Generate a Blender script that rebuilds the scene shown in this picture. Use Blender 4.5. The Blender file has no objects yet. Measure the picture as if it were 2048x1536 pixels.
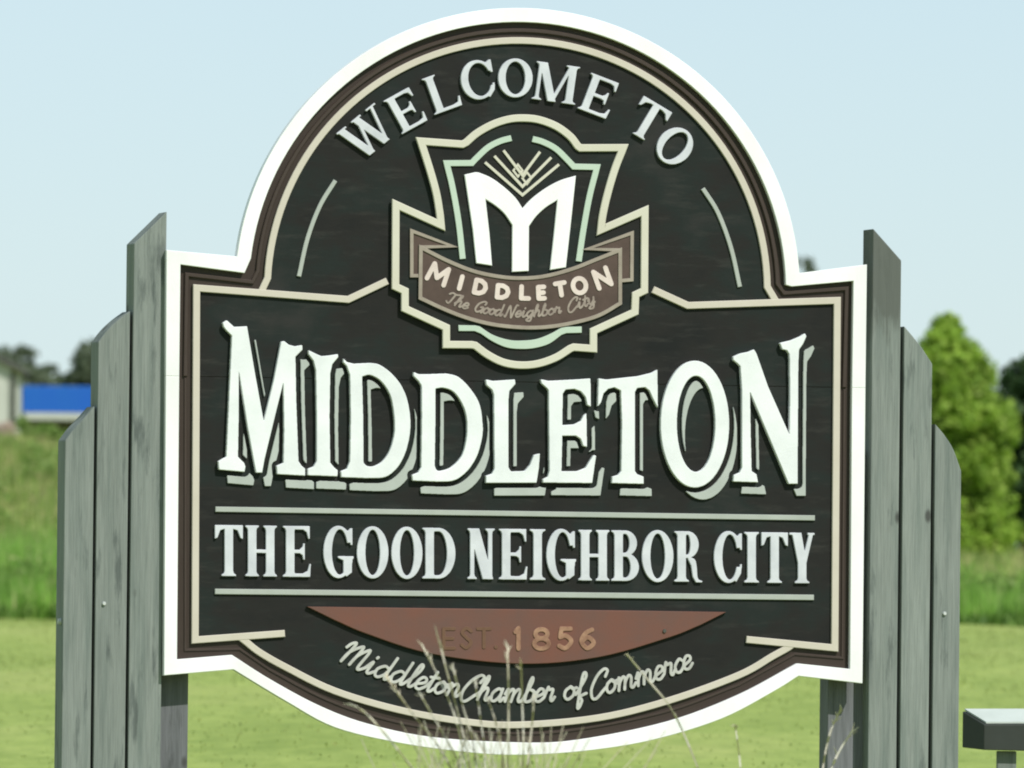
import bpy, math, random
import numpy as np
from mathutils import Vector, Matrix
from mathutils.geometry import delaunay_2d_cdt

random.seed(7)
rng = np.random.default_rng(7)
scene = bpy.context.scene
COL = scene.collection

# ------------------------------------------------------------------ camera
W, H = 2048.0, 1536.0
DIST = 42.0                      # metres from the lens to the sign
PX = 0.00226                     # metres per photo pixel at the sign
FPX = DIST / PX
HORIZON = 1150.0
ROLL = math.radians(0.62)
CAM = Vector((0.0, 0.0, 1.6))
pitch = math.atan((HORIZON - H / 2) / FPX)
fwd = Vector((0, math.cos(pitch), math.sin(pitch)))
right0 = Vector((1, 0, 0))
up0 = right0.cross(fwd)
right = (math.cos(ROLL) * right0 + math.sin(ROLL) * up0).normalized()
up = right.cross(fwd) * 1.0
right = (math.cos(ROLL) * right0 + math.sin(ROLL) * up0)
up = (math.cos(ROLL) * up0 - math.sin(ROLL) * right0)
cd = bpy.data.cameras.new("camera")
cam = bpy.data.objects.new("camera", cd)
COL.objects.link(cam)
cam.matrix_world = Matrix(((right.x, up.x, -fwd.x, CAM.x), (right.y, up.y, -fwd.y, CAM.y),
                           (right.z, up.z, -fwd.z, CAM.z), (0, 0, 0, 1)))
cd.sensor_width = 36
cd.lens = FPX / W * 36
cd.clip_start = 0.5
cd.clip_end = 6000
cd.dof.use_dof = True
cd.dof.focus_distance = 42.0
cd.dof.aperture_fstop = 6.5
scene.camera = cam

# ------------------------------------------------------------------ world, sun, exposure
SUN_AZ, SUN_EL = 42.0, 47.0
sa, se = math.radians(SUN_AZ), math.radians(SUN_EL)
to_sun = Vector((math.sin(sa) * math.cos(se), -math.cos(sa) * math.cos(se), math.sin(se)))
world = bpy.data.worlds.new("World")
scene.world = world
world.use_nodes = True
nt = world.node_tree
for n in list(nt.nodes):
    nt.nodes.remove(n)
sky = nt.nodes.new("ShaderNodeTexSky")
sky.sky_type = 'NISHITA'
sky.sun_disc = False
sky.sun_elevation = se
sky.sun_rotation = math.atan2(to_sun.x, to_sun.y)
sky.altitude = 1500
sky.air_density = 1.0
sky.dust_density = 1.4
sky.ozone_density = 2.6
bg = nt.nodes.new("ShaderNodeBackground")
bg.inputs[1].default_value = 0.10
wo = nt.nodes.new("ShaderNodeOutputWorld")
# a thin, even veil of high cloud over the whole sky, faintly uneven
wtc = nt.nodes.new("ShaderNodeTexCoord")
wmap = nt.nodes.new("ShaderNodeMapping")
wmap.inputs['Scale'].default_value = (6, 6, 22)
wno = nt.nodes.new("ShaderNodeTexNoise")
wno.inputs['Scale'].default_value = 1.0
wno.inputs['Detail'].default_value = 5
wmr = nt.nodes.new("ShaderNodeMapRange")
wmr.inputs['From Min'].default_value = 0.3
wmr.inputs['From Max'].default_value = 0.7
wmr.inputs['To Min'].default_value = 0.56
wmr.inputs['To Max'].default_value = 0.74
wmx = nt.nodes.new("ShaderNodeMix")
wmx.data_type = 'RGBA'
wmx.inputs[7].default_value = (5.35, 6.62, 7.05, 1)
nt.links.new(wtc.outputs['Generated'], wmap.inputs[0])
nt.links.new(wmap.outputs[0], wno.inputs['Vector'])
nt.links.new(wno.outputs[0], wmr.inputs['Value'])
nt.links.new(wmr.outputs[0], wmx.inputs[0])
nt.links.new(sky.outputs[0], wmx.inputs[6])
nt.links.new(wmx.outputs[2], bg.inputs[0])
nt.links.new(bg.outputs[0], wo.inputs[0])

sl = bpy.data.lights.new("sun", 'SUN')
sl.energy = 4.0
sl.angle = math.radians(0.53)
sl.color = (1.0, 0.97, 0.94)
so = bpy.data.objects.new("sun", sl)
COL.objects.link(so)
so.rotation_euler = to_sun.to_track_quat('Z', 'Y').to_euler()
so.location = (20, -20, 40)

scene.view_settings.view_transform = 'Standard'
scene.view_settings.look = 'None'
scene.view_settings.exposure = 0.30
scene.view_settings.gamma = 1.0
scene.view_settings.use_curve_mapping = False
scene.render.engine = 'CYCLES'
scene.cycles.max_bounces = 6
scene.cycles.filter_width = 2.0
scene.cycles.use_denoising = True

# ------------------------------------------------------------------ photo pixel -> place
def ray(u, v):
    return (fwd + right * ((u - W / 2) / FPX) + up * ((H / 2 - v) / FPX))

def at(u, v, depth):
    """point seen at photo pixel u, v standing `depth` metres off (world)"""
    d = ray(u, v)
    return CAM + d * ((depth - CAM.y) / d.y)

THETA = math.radians(14)
SX = Vector((math.cos(THETA), math.sin(THETA), 0))     # along the sign
SY = Vector((-math.sin(THETA), math.cos(THETA), 0))    # into the sign (away from the viewer)
_c = at(1032, 760, DIST)
ORG = Vector((_c.x, DIST, 0.0))

def S(u, v, y=0.0):
    """sign-local (x, z) of a photo pixel on the sign plane set back by y"""
    d = ray(u, v)
    t = ((ORG + SY * y - CAM).dot(SY)) / d.dot(SY)
    p = CAM + d * t - ORG
    return p.dot(SX), p.z

# ------------------------------------------------------------------ node materials
def new_mat(name):
    m = bpy.data.materials.new(name)
    m.use_nodes = True
    t = m.node_tree
    b = t.nodes["Principled BSDF"]
    return m, t, b

def nd(t, kind, **kw):
    n = t.nodes.new(kind)
    for k, v in kw.items():
        setattr(n, k, v)
    return n

def ramp(t, stops):
    r = t.nodes.new("ShaderNodeValToRGB")
    el = r.color_ramp.elements
    while len(el) < len(stops):
        el.new(0.5)
    for e, (p, c) in zip(el, stops):
        e.position = p
        e.color = c if len(c) == 4 else (*c, 1)
    return r

def noise(t, scale, detail=4, rough=0.55, sc=(1, 1, 1), coord='Object', seed_obj=False):
    tc = nd(t, "ShaderNodeTexCoord")
    mp = nd(t, "ShaderNodeMapping")
    mp.inputs['Scale'].default_value = sc
    t.links.new(tc.outputs[coord], mp.inputs[0])
    if seed_obj:
        oi = nd(t, "ShaderNodeObjectInfo")
        mu = nd(t, "ShaderNodeMath", operation='MULTIPLY')
        mu.inputs[1].default_value = 37.0
        t.links.new(oi.outputs['Random'], mu.inputs[0])
        t.links.new(mu.outputs[0], mp.inputs['Location'])
    n = nd(t, "ShaderNodeTexNoise")
    n.inputs['Scale'].default_value = scale
    n.inputs['Detail'].default_value = detail
    n.inputs['Roughness'].default_value = rough
    t.links.new(mp.outputs[0], n.inputs['Vector'])
    return n

def mixc(t, fac, a, b, mode='MIX'):
    m = nd(t, "ShaderNodeMix", data_type='RGBA', blend_type=mode)
    for sock, val in ((m.inputs[0], fac), (m.inputs[6], a), (m.inputs[7], b)):
        if isinstance(val, bpy.types.NodeSocket):
            t.links.new(val, sock)
        elif isinstance(val, (int, float)):
            sock.default_value = val
        else:
            sock.default_value = (*val, 1)
    return m.outputs[2]

def paint(name, c, c2=None, amt=0.35, rough=0.55, scale=3.0, bump=0.15, sc=(1, 1, 1), spec=0.3):
    m, t, b = new_mat(name)
    c2 = c2 or tuple(x * 0.75 for x in c)
    n1 = noise(t, scale, 6, 0.6, sc)
    r = ramp(t, [(0.35, (0, 0, 0)), (0.75, (amt, amt, amt))])
    t.links.new(n1.outputs[0], r.inputs[0])
    t.links.new(mixc(t, r.outputs[0], c, c2), b.inputs['Base Color'])
    b.inputs['Roughness'].default_value = rough
    b.inputs['Specular IOR Level'].default_value = spec
    n2 = noise(t, 90, 3, 0.6, sc)
    bp = nd(t, "ShaderNodeBump")
    bp.inputs['Strength'].default_value = bump
    bp.inputs['Distance'].default_value = 0.002
    t.links.new(n2.outputs[0], bp.inputs['Height'])
    t.links.new(bp.outputs[0], b.inputs['Normal'])
    return m

M_WHITE = paint("white_paint", (0.80, 0.80, 0.79), (0.55, 0.55, 0.52), 0.7, 0.5, 2.2, 0.3, (1, 1, 0.45))
M_LETTER = paint("letter_white", (0.70, 0.715, 0.71), (0.50, 0.52, 0.52), 0.7, 0.5, 4, 0.3)
M_GREYLET = paint("letter_pale_grey", (0.55, 0.56, 0.585), (0.36, 0.37, 0.40), 0.7, 0.5, 8)
M_SHADOWL = paint("pale_sage_paint", (0.38, 0.405, 0.375), (0.27, 0.295, 0.27), 0.6, 0.55, 6)
M_RULE = paint("sage_grey_paint", (0.35, 0.37, 0.335), (0.26, 0.28, 0.25), 0.6, 0.55, 6)
M_CREAM = paint("cream_paint", (0.50, 0.455, 0.385), (0.42, 0.375, 0.30), 0.6, 0.5, 4)
M_EMBCREAM = paint("emblem_cream_paint", (0.53, 0.51, 0.42), (0.45, 0.42, 0.33), 0.6, 0.5, 4)
M_MINT = paint("mint_paint", (0.42, 0.50, 0.41), (0.36, 0.45, 0.36), 0.6, 0.5, 5)
M_BROWN = paint("brown_paint", (0.030, 0.019, 0.014), (0.040, 0.028, 0.021), 0.8, 0.5, 4)
M_BEAD = paint("brown_bead_paint", (0.048, 0.034, 0.027), (0.036, 0.024, 0.019), 0.8, 0.45, 4)
M_RIBBON = paint("ribbon_brown_paint", (0.085, 0.055, 0.044), (0.05, 0.032, 0.025), 0.9, 0.5, 9)
M_TAN = paint("ribbon_edge_tan", (0.30, 0.26, 0.21), (0.20, 0.16, 0.13), 0.8, 0.5, 12)
M_PINK = paint("ribbon_letter_pink", (0.62, 0.53, 0.48), (0.45, 0.36, 0.32), 0.7, 0.5, 14)
M_SCRIPT = paint("script_stone", (0.46, 0.455, 0.42), (0.27, 0.265, 0.24), 0.8, 0.5, 25)
M_DIM = paint("ribbon_script_tan", (0.30, 0.25, 0.21), (0.17, 0.13, 0.11), 0.9, 0.6, 25)
M_GOLD = paint("worn_gold_leaf", (0.33, 0.19, 0.12), (0.14, 0.062, 0.040), 1.0, 0.5, 22)
M_OLDGOLD = paint("tarnished_gold_leaf", (0.13, 0.068, 0.04), (0.11, 0.055, 0.03), 1.0, 0.6, 40)
M_COPPER = paint("terracotta_plaque_paint", (0.142, 0.056, 0.038), (0.098, 0.060, 0.050), 1.0, 0.6, 3.5)

def field_mat():
    m, t, b = new_mat("black_field_paint")
    n1 = noise(t, 2.2, 5, 0.6, (1, 1, 1.6))
    r1 = ramp(t, [(0.30, (0.0095, 0.0105, 0.0100)), (0.46, (0.0145, 0.0140, 0.0125)), (0.57, (0.0125, 0.0170, 0.0150)), (0.72, (0.0235, 0.0235, 0.0215))])
    t.links.new(n1.outputs[0], r1.inputs[0])
    n2 = noise(t, 9, 6, 0.65, (0.5, 1, 3.0))
    r2 = ramp(t, [(0.55, (0, 0, 0)), (0.8, (0.65, 0.65, 0.65))])
    t.links.new(n2.outputs[0], r2.inputs[0])
    t.links.new(mixc(t, r2.outputs[0], r1.outputs[0], (0.040, 0.039, 0.034)), b.inputs['Base Color'])
    b.inputs['Roughness'].default_value = 0.6
    b.inputs['Specular IOR Level'].default_value = 0.14
    n3 = noise(t, 60, 4, 0.6, (0.3, 1, 1))
    bp = nd(t, "ShaderNodeBump")
    bp.inputs['Strength'].default_value = 0.25
    bp.inputs['Distance'].default_value = 0.002
    t.links.new(n3.outputs[0], bp.inputs['Height'])
    t.links.new(bp.outputs[0], b.inputs['Normal'])
    return m
M_FIELD = field_mat()

def timber_mat(name, ca, cb, cd_, stain_from=None):
    m, t, b = new_mat(name)
    n1 = noise(t, 3.0, 6, 0.6, (9, 9, 0.55), seed_obj=True)
    r1 = ramp(t, [(0.32, cb), (0.55, ca), (0.8, tuple(x * 1.15 for x in ca))])
    t.links.new(n1.outputs[0], r1.inputs[0])
    n2 = noise(t, 2.2, 5, 0.6, (7, 7, 1.1), seed_obj=True)      # dark weather stains
    r2 = ramp(t, [(0.57, (0, 0, 0)), (0.68, (0.8, 0.8, 0.8))])
    t.links.new(n2.outputs[0], r2.inputs[0])
    c = mixc(t, r2.outputs[0], r1.outputs[0], cd_)
    n4 = noise(t, 14, 5, 0.7, (14, 14, 0.35), seed_obj=True)        # fine grain
    r4 = ramp(t, [(0.36, (0.82, 0.82, 0.82)), (0.6, (1.04, 1.04, 1.04))])
    t.links.new(n4.outputs[0], r4.inputs[0])
    c = mixc(t, 1.0, c, r4.outputs[0], 'MULTIPLY')
    oi0 = nd(t, "ShaderNodeObjectInfo"); mr0 = nd(t, "ShaderNodeMapRange")
    mr0.inputs['To Min'].default_value = 0.88; mr0.inputs['To Max'].default_value = 1.14
    t.links.new(oi0.outputs['Random'], mr0.inputs['Value'])
    c = mixc(t, 1.0, c, mr0.outputs[0], 'MULTIPLY')
    # knots
    tc = nd(t, "ShaderNodeTexCoord"); mp = nd(t, "ShaderNodeMapping")
    mp.inputs['Scale'].default_value = (2.2, 2.2, 1.1)
    oi = nd(t, "ShaderNodeObjectInfo"); mu = nd(t, "ShaderNodeMath", operation='MULTIPLY'); mu.inputs[1].default_value = 11.0
    t.links.new(oi.outputs['Random'], mu.inputs[0]); t.links.new(mu.outputs[0], mp.inputs['Location'])
    t.links.new(tc.outputs['Object'], mp.inputs[0])
    vo = nd(t, "ShaderNodeTexVoronoi"); vo.inputs['Scale'].default_value = 2.2
    t.links.new(mp.outputs[0], vo.inputs['Vector'])
    rk = ramp(t, [(0.055, (0.85, 0.85, 0.85)), (0.10, (0, 0, 0))])
    t.links.new(vo.outputs['Distance'], rk.inputs[0])
    c = mixc(t, rk.outputs[0], c, (0.045, 0.045, 0.042))
    if stain_from is not None:                                       # damp dark stain soaked in from the sawn top
        tc2 = nd(t, "ShaderNodeTexCoord"); sp = nd(t, "ShaderNodeSeparateXYZ")
        t.links.new(tc2.outputs['Object'], sp.inputs[0])
        n5 = noise(t, 5.0, 4, 0.6, (6, 6, 0.8))
        m1 = nd(t, "ShaderNodeMath", operation='MULTIPLY_ADD'); m1.inputs[1].default_value = 0.55; 
        t.links.new(n5.outputs[0], m1.inputs[0]); t.links.new(sp.outputs['Z'], m1.inputs[2])
        rs = nd(t, "ShaderNodeMapRange"); rs.inputs['From Min'].default_value = stain_from + 0.22; rs.inputs['From Max'].default_value = stain_from + 0.36
        rs.inputs['To Max'].default_value = 0.85
        t.links.new(m1.outputs[0], rs.inputs['Value'])
        c = mixc(t, rs.outputs[0], c, (0.085, 0.092, 0.080))
    t.links.new(c, b.inputs['Base Color'])
    b.inputs['Roughness'].default_value = 0.8
    b.inputs['Specular IOR Level'].default_value = 0.2
    bp = nd(t, "ShaderNodeBump"); bp.inputs['Strength'].default_value = 0.5; bp.inputs['Distance'].default_value = 0.003
    t.links.new(n4.outputs[0], bp.inputs['Height']); t.links.new(bp.outputs[0], b.inputs['Normal'])
    return m
M_TIMBER = timber_mat("weathered_grey_timber", (0.185, 0.205, 0.185), (0.135, 0.158, 0.142), (0.070, 0.083, 0.077))
M_TIMBER_STAINED = timber_mat("weathered_grey_timber_stained_top", (0.185, 0.205, 0.185), (0.135, 0.158, 0.142), (0.070, 0.083, 0.077), S(1770, 655)[1])
M_POST = timber_mat("dark_grey_post", (0.145, 0.150, 0.155), (0.105, 0.110, 0.112), (0.07, 0.075, 0.075))

def leaf_mat(name, stops, trans=0.35, rough=0.6):
    m, t, b = new_mat(name)
    g = nd(t, "ShaderNodeNewGeometry")
    r = ramp(t, stops)
    t.links.new(g.outputs['Random Per Island'], r.inputs[0])
    n = noise(t, 1.3, 3, 0.6, coord='Object')
    rr = ramp(t, [(0.35, (0.7, 0.72, 0.7)), (0.65, (1.2, 1.15, 1.1))])
    t.links.new(n.outputs[0], rr.inputs[0])
    c = mixc(t, 1.0, r.outputs[0], rr.outputs[0], 'MULTIPLY')
    t.links.new(c, b.inputs['Base Color'])
    b.inputs['Roughness'].default_value = rough
    b.inputs['Specular IOR Level'].default_value = 0.25
    tr = nd(t, "ShaderNodeBsdfTranslucent")
    t.links.new(c, tr.inputs[0])
    ms = nd(t, "ShaderNodeMixShader")
    ms.inputs[0].default_value = trans
    out = t.nodes["Material Output"]
    t.links.new(b.outputs[0], ms.inputs[1]); t.links.new(tr.outputs[0], ms.inputs[2])
    t.links.new(ms.outputs[0], out.inputs[0])
    return m
M_CEDAR = leaf_mat("bright_leaves", [(0.0, (0.14, 0.25, 0.026)), (0.5, (0.26, 0.42, 0.048)), (1.0, (0.40, 0.53, 0.11))], 0.5)
M_DARKTREE = leaf_mat("dark_leaves", [(0.0, (0.022, 0.052, 0.016)), (0.6, (0.045, 0.095, 0.028)), (1.0, (0.10, 0.16, 0.06))])
M_FARTREE = leaf_mat("far_leaves", [(0.0, (0.085, 0.115, 0.07)), (0.6, (0.115, 0.15, 0.09)), (1.0, (0.16, 0.20, 0.13))])
M_TALL = leaf_mat("tall_grass_blades", [(0.0, (0.16, 0.33, 0.045)), (0.5, (0.25, 0.46, 0.085)), (0.85, (0.33, 0.50, 0.13)), (1.0, (0.46, 0.48, 0.22))], 0.5)
M_BANK = leaf_mat("bank_grass_blades", [(0.0, (0.18, 0.27, 0.065)), (0.45, (0.27, 0.36, 0.10)), (0.8, (0.35, 0.37, 0.15)), (1.0, (0.43, 0.37, 0.20))], 0.45)
M_LAWN = leaf_mat("lawn_blades", [(0.0, (0.205, 0.270, 0.062)), (0.5, (0.255, 0.320, 0.084)), (1.0, (0.31, 0.345, 0.115))], 0.55)
M_SHRUB = leaf_mat("shrub_leaves", [(0.0, (0.12, 0.22, 0.035)), (0.6, (0.20, 0.32, 0.07)), (1.0, (0.31, 0.39, 0.13))], 0.45)
M_FOOTSHADE = leaf_mat("foot_shade_blades", [(0.0, (0.06, 0.13, 0.018)), (0.6, (0.10, 0.20, 0.03)), (1.0, (0.16, 0.27, 0.05))], 0.35)  # darker green: shade at the foot of the tall grass put into the colour
M_STALK = leaf_mat("dry_stalks", [(0.0, (0.52, 0.47, 0.34)), (0.6, (0.66, 0.61, 0.47)), (1.0, (0.76, 0.72, 0.58))], 0.2)
M_BARK = paint("bark", (0.07, 0.05, 0.038), (0.035, 0.026, 0.02), 0.9, 0.85, 6, 0.5, (3, 3, 0.6))
M_BLUE = paint("blue_fascia", (0.012, 0.095, 0.42), (0.016, 0.12, 0.40), 0.6, 0.45, 1)
M_PALE = paint("pale_siding", (0.47, 0.48, 0.42), (0.38, 0.39, 0.34), 0.7, 0.7, 1.5)
M_ROOF = paint("dark_roof_edge", (0.075, 0.075, 0.062), (0.05, 0.05, 0.04), 0.7, 0.8, 3)
M_SOFFIT = paint("soffit_brown", (0.10, 0.085, 0.06), (0.07, 0.06, 0.04), 0.7, 0.8, 3)
M_ROCK = paint("pinkish_rock", (0.32, 0.24, 0.19), (0.20, 0.16, 0.11), 0.9, 0.85, 3, 0.5)
M_STANDDARK = paint("dark_stand_paint", (0.040, 0.046, 0.040), (0.028, 0.034, 0.026), 0.8, 0.6, 6)
M_STANDTOP = paint("pale_stand_top", (0.46, 0.50, 0.46), (0.34, 0.38, 0.34), 0.6, 0.4, 6)
M_BOLT = paint("galvanised_bolt", (0.48, 0.50, 0.48), (0.36, 0.38, 0.36), 0.6, 0.4, 10)

def ground_mat():
    m, t, b = new_mat("lawn_ground")
    n1 = noise(t, 0.35, 6, 0.62, (1, 0.35, 1))
    r1 = ramp(t, [(0.33, (0.205, 0.270, 0.064)), (0.52, (0.255, 0.320, 0.084)), (0.72, (0.30, 0.335, 0.108))])
    t.links.new(n1.outputs[0], r1.inputs[0])
    n2 = noise(t, 4.5, 6, 0.7, (1, 0.3, 1))
    r2 = ramp(t, [(0.35, (0.74, 0.78, 0.70)), (0.65, (1.08, 1.05, 1.05))])
    t.links.new(n2.outputs[0], r2.inputs[0])
    t.links.new(mixc(t, 1.0, r1.outputs[0], r2.outputs[0], 'MULTIPLY'), b.inputs['Base Color'])
    b.inputs['Roughness'].default_value = 0.9
    b.inputs['Specular IOR Level'].default_value = 0.1
    bp = nd(t, "ShaderNodeBump"); bp.inputs['Strength'].default_value = 0.6; bp.inputs['Distance'].default_value = 0.05
    t.links.new(n2.outputs[0], bp.inputs['Height']); t.links.new(bp.outputs[0], b.inputs['Normal'])
    return m
M_GROUND = ground_mat()

# ------------------------------------------------------------------ object helpers
def link(name, me, parent=None, mat=None):
    o = bpy.data.objects.new(name, me)
    COL.objects.link(o)
    if parent is not None:
        o.parent = parent
    if mat is not None and me is not None:
        me.materials.append(mat)
    return o

def tag(o, label=None, cat=None, group=None, kind=None):
    for k, v in (('label', label), ('category', cat), ('group', group), ('kind', kind)):
        if v:
            o[k] = v
    return o

def empty(name, loc, rz=0.0):
    o = bpy.data.objects.new(name, None)
    COL.objects.link(o)
    o.empty_display_size = 0.3
    o.location = loc
    o.rotation_euler = (0, 0, rz)
    return o

def mesh_from(name, verts, faces):
    me = bpy.data.meshes.new(name)
    me.from_pydata([tuple(v) for v in verts], [], [tuple(f) for f in faces])
    me.update()
    return me

def soup(name, verts, k):
    """mesh of separate k-gons; verts is (n*k, 3)"""
    n = len(verts) // k
    me = bpy.data.meshes.new(name)
    me.vertices.add(n * k)
    me.vertices.foreach_set("co", np.asarray(verts, dtype=np.float32).ravel())
    me.loops.add(n * k)
    me.loops.foreach_set("vertex_index", np.arange(n * k, dtype=np.int32))
    me.polygons.add(n)
    me.polygons.foreach_set("loop_start", np.arange(0, n * k, k, dtype=np.int32))
    me.polygons.foreach_set("loop_total", np.full(n, k, dtype=np.int32))
    me.update(calc_edges=True)
    return me

def box_vf(x0, x1, y0, y1, z0, z1):
    v = [(x0, y0, z0), (x1, y0, z0), (x1, y1, z0), (x0, y1, z0), (x0, y0, z1), (x1, y0, z1), (x1, y1, z1), (x0, y1, z1)]
    f = [(0, 3, 2, 1), (4, 5, 6, 7), (0, 1, 5, 4), (1, 2, 6, 5), (2, 3, 7, 6), (3, 0, 4, 7)]
    return v, f

def bevel_obj(o, w=0.004, seg=2):
    b = o.modifiers.new("bevel", 'BEVEL')
    b.width = w
    b.segments = seg
    b.limit_method = 'ANGLE'
    return o

def catmull(pts, n=8, closed=False):
    P = [np.array(p, float) for p in pts]
    m = len(P)
    out = []
    rngk = range(m) if closed else range(m - 1)
    for i in rngk:
        p0 = P[(i - 1) % m] if closed or i > 0 else 2 * P[0] - P[1]
        p1, p2 = P[i], P[(i + 1) % m]
        p3 = P[(i + 2) % m] if closed or i + 2 < m else 2 * P[-1] - P[-2]
        for k in range(n):
            t = k / n
            out.append(0.5 * ((2 * p1) + (p2 - p0) * t + (2 * p0 - 5 * p1 + 4 * p2 - p3) * t * t + (3 * p1 - p0 - 3 * p2 + p3) * t ** 3))
    if not closed:
        out.append(P[-1])
    return [tuple(p) for p in out]

# --- flat shapes: drawn as polygons in photo pixels, merged on a fine raster, traced back to outlines
class Mask:
    def __init__(self, x0, y0, x1, y1, ss=2):
        self.x0, self.y0, self.ss = math.floor(x0) - 4, math.floor(y0) - 4, ss
        self.w = int((math.ceil(x1) + 4 - self.x0) * ss)
        self.h = int((math.ceil(y1) + 4 - self.y0) * ss)
        self.a = np.zeros((self.h, self.w), bool)

    def fill(self, poly):
        cnt = np.zeros((self.h, self.w + 1), np.int32)
        P = [((x - self.x0) * self.ss - 0.5, (y - self.y0) * self.ss - 0.5) for x, y in poly]
        for (xa, ya), (xb, yb) in zip(P, P[1:] + P[:1]):
            if ya == yb:
                continue
            if ya > yb:
                xa, ya, xb, yb = xb, yb, xa, ya
            r0, r1 = max(0, math.ceil(ya)), min(self.h - 1, math.ceil(yb) - 1)
            if r1 < r0:
                continue
            rows = np.arange(r0, r1 + 1)
            xi = xa + (rows - ya) * (xb - xa) / (yb - ya)
            ci = np.clip(np.ceil(xi).astype(int), 0, self.w)
            np.add.at(cnt, (rows, ci), 1)
        return (np.cumsum(cnt, axis=1)[:, :self.w] % 2).astype(bool)

    def add(self, poly):
        self.a |= self.fill(poly)

    def sub(self, poly):
        self.a &= ~self.fill(poly)

    def run(self, ops):
        for s, poly in ops:
            (self.add if s == '+' else self.sub)(poly)
        return self

def dilate(a, r):
    h, w = a.shape
    out = np.zeros_like(a)
    R = int(math.ceil(r))
    for dy in range(-R, R + 1):
        if dy * dy > r * r:
            continue
        k = int(math.sqrt(r * r - dy * dy))
        c = np.cumsum(np.pad(a.astype(np.int32), ((0, 0), (k + 1, k))), axis=1)
        d = (c[:, 2 * k + 1:] - c[:, :-(2 * k + 1)]) > 0
        src = d[max(0, -dy):h - max(0, dy)]
        out[max(0, dy):h - max(0, -dy)] |= src
    return out

def shift(a, dx, dy):
    out = np.zeros_like(a)
    h, w = a.shape
    out[max(0, dy):h + min(0, dy), max(0, dx):w + min(0, dx)] = a[max(0, -dy):h - max(0, dy), max(0, -dx):w - max(0, dx)]
    return out

def trace(a, x0, y0, ss, tol=0.22, blur=2, minlen=10):
    F = np.pad(a.astype(np.float32), 3)
    for _ in range(blur):
        F = (np.roll(F, 1, 0) + 2 * F + np.roll(F, -1, 0)) / 4
        F = (np.roll(F, 1, 1) + 2 * F + np.roll(F, -1, 1)) / 4
    B = F > 0.5
    code = B[:-1, :-1] * 8 + B[:-1, 1:] * 4 + B[1:, 1:] * 2 + B[1:, :-1] * 1
    ii, jj = np.nonzero((code > 0) & (code < 15))
    # edges: 0 top, 1 right, 2 bottom, 3 left ; segments keep the inside on one side
    T = {1: [(3, 2)], 2: [(2, 1)], 3: [(3, 1)], 4: [(1, 0)], 5: [(3, 0), (1, 2)], 6: [(2, 0)], 7: [(3, 0)],
         8: [(0, 3)], 9: [(0, 2)], 10: [(0, 1), (2, 3)], 11: [(0, 1)], 12: [(1, 3)], 13: [(1, 2)], 14: [(2, 3)]}
    def key(i, j, e):
        return (i, j, 0) if e == 0 else (i, j + 1, 1) if e == 1 else (i + 1, j, 0) if e == 2 else (i, j, 1)
    def pos(k):
        i, j, v = k
        if v == 0:
            p, q = F[i, j], F[i, j + 1]
            return (j + (0.5 - p) / (q - p), i)
        p, q = F[i, j], F[i + 1, j]
        return (j, i + (0.5 - p) / (q - p))
    nxt = {}
    for i, j in zip(ii.tolist(), jj.tolist()):
        for e0, e1 in T[int(code[i, j])]:
            nxt[key(i, j, e0)] = key(i, j, e1)
    loops = []
    while nxt:
        k0, k = nxt.popitem()
        pts = [pos(k0)]
        while k != k0 and k in nxt:
            pts.append(pos(k))
            k = nxt.pop(k)
        if len(pts) >= minlen:
            loops.append(pts)
    res = []
    for L in loops:
        P = np.array(L)
        P = np.stack([(P[:, 0] - 3 + 0.5) / ss + x0, (P[:, 1] - 3 + 0.5) / ss + y0], 1)
        res.append(simplify(P, tol))
    return [r for r in res if len(r) >= 3]

def simplify(P, tol):
    n = len(P)
    far = int(np.argmax(((P - P[0]) ** 2).sum(1)))
    def dp(a, b):
        st = [(a, b)]
        keep = []
        while st:
            i, j = st.pop()
            if j - i < 2:
                continue
            Q = P[i + 1:j]
            d = P[j % n] - P[i]
            L = math.hypot(*d) or 1e-9
            dist = np.abs((Q[:, 0] - P[i][0]) * d[1] - (Q[:, 1] - P[i][1]) * d[0]) / L
            k = int(np.argmax(dist))
            if dist[k] > tol:
                m = i + 1 + k
                keep.append(m)
                st += [(i, m), (m, j)]
        return keep
    PP = P
    ks = sorted([0, far] + dp(0, far) + dp(far, n))
    return [tuple(PP[k % n]) for k in ks if k < n]

def inset(loop, c):
    """move a loop's vertices by c to the side the fill is on (signed by orientation fed in)"""
    P = np.array(loop)
    a = P - np.roll(P, 1, 0)
    b = np.roll(P, -1, 0) - P
    na = np.stack([-a[:, 1], a[:, 0]], 1) / (np.linalg.norm(a, axis=1)[:, None] + 1e-12)
    nb = np.stack([-b[:, 1], b[:, 0]], 1) / (np.linalg.norm(b, axis=1)[:, None] + 1e-12)
    m = na + nb
    m /= np.maximum(np.linalg.norm(m, axis=1)[:, None], 0.3)
    k = 1.0 / np.maximum((m * na).sum(1), 0.5)
    return P + m * (c * k)[:, None]

def area2(P):
    P = np.asarray(P)
    return float((P[:, 0] * np.roll(P[:, 1], -1) - np.roll(P[:, 0], -1) * P[:, 1]).sum())

def inside(P, loops):
    c = np.zeros(len(P), bool)
    for L in loops:
        L = np.asarray(L)
        x1, y1 = L[:, 0], L[:, 1]
        x2, y2 = np.roll(x1, -1), np.roll(y1, -1)
        for i in range(len(L)):
            if y1[i] == y2[i]:
                continue
            hit = ((y1[i] > P[:, 1]) != (y2[i] > P[:, 1])) & (P[:, 0] < (x2[i] - x1[i]) * (P[:, 1] - y1[i]) / (y2[i] - y1[i]) + x1[i])
            c ^= hit
    return c

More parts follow.
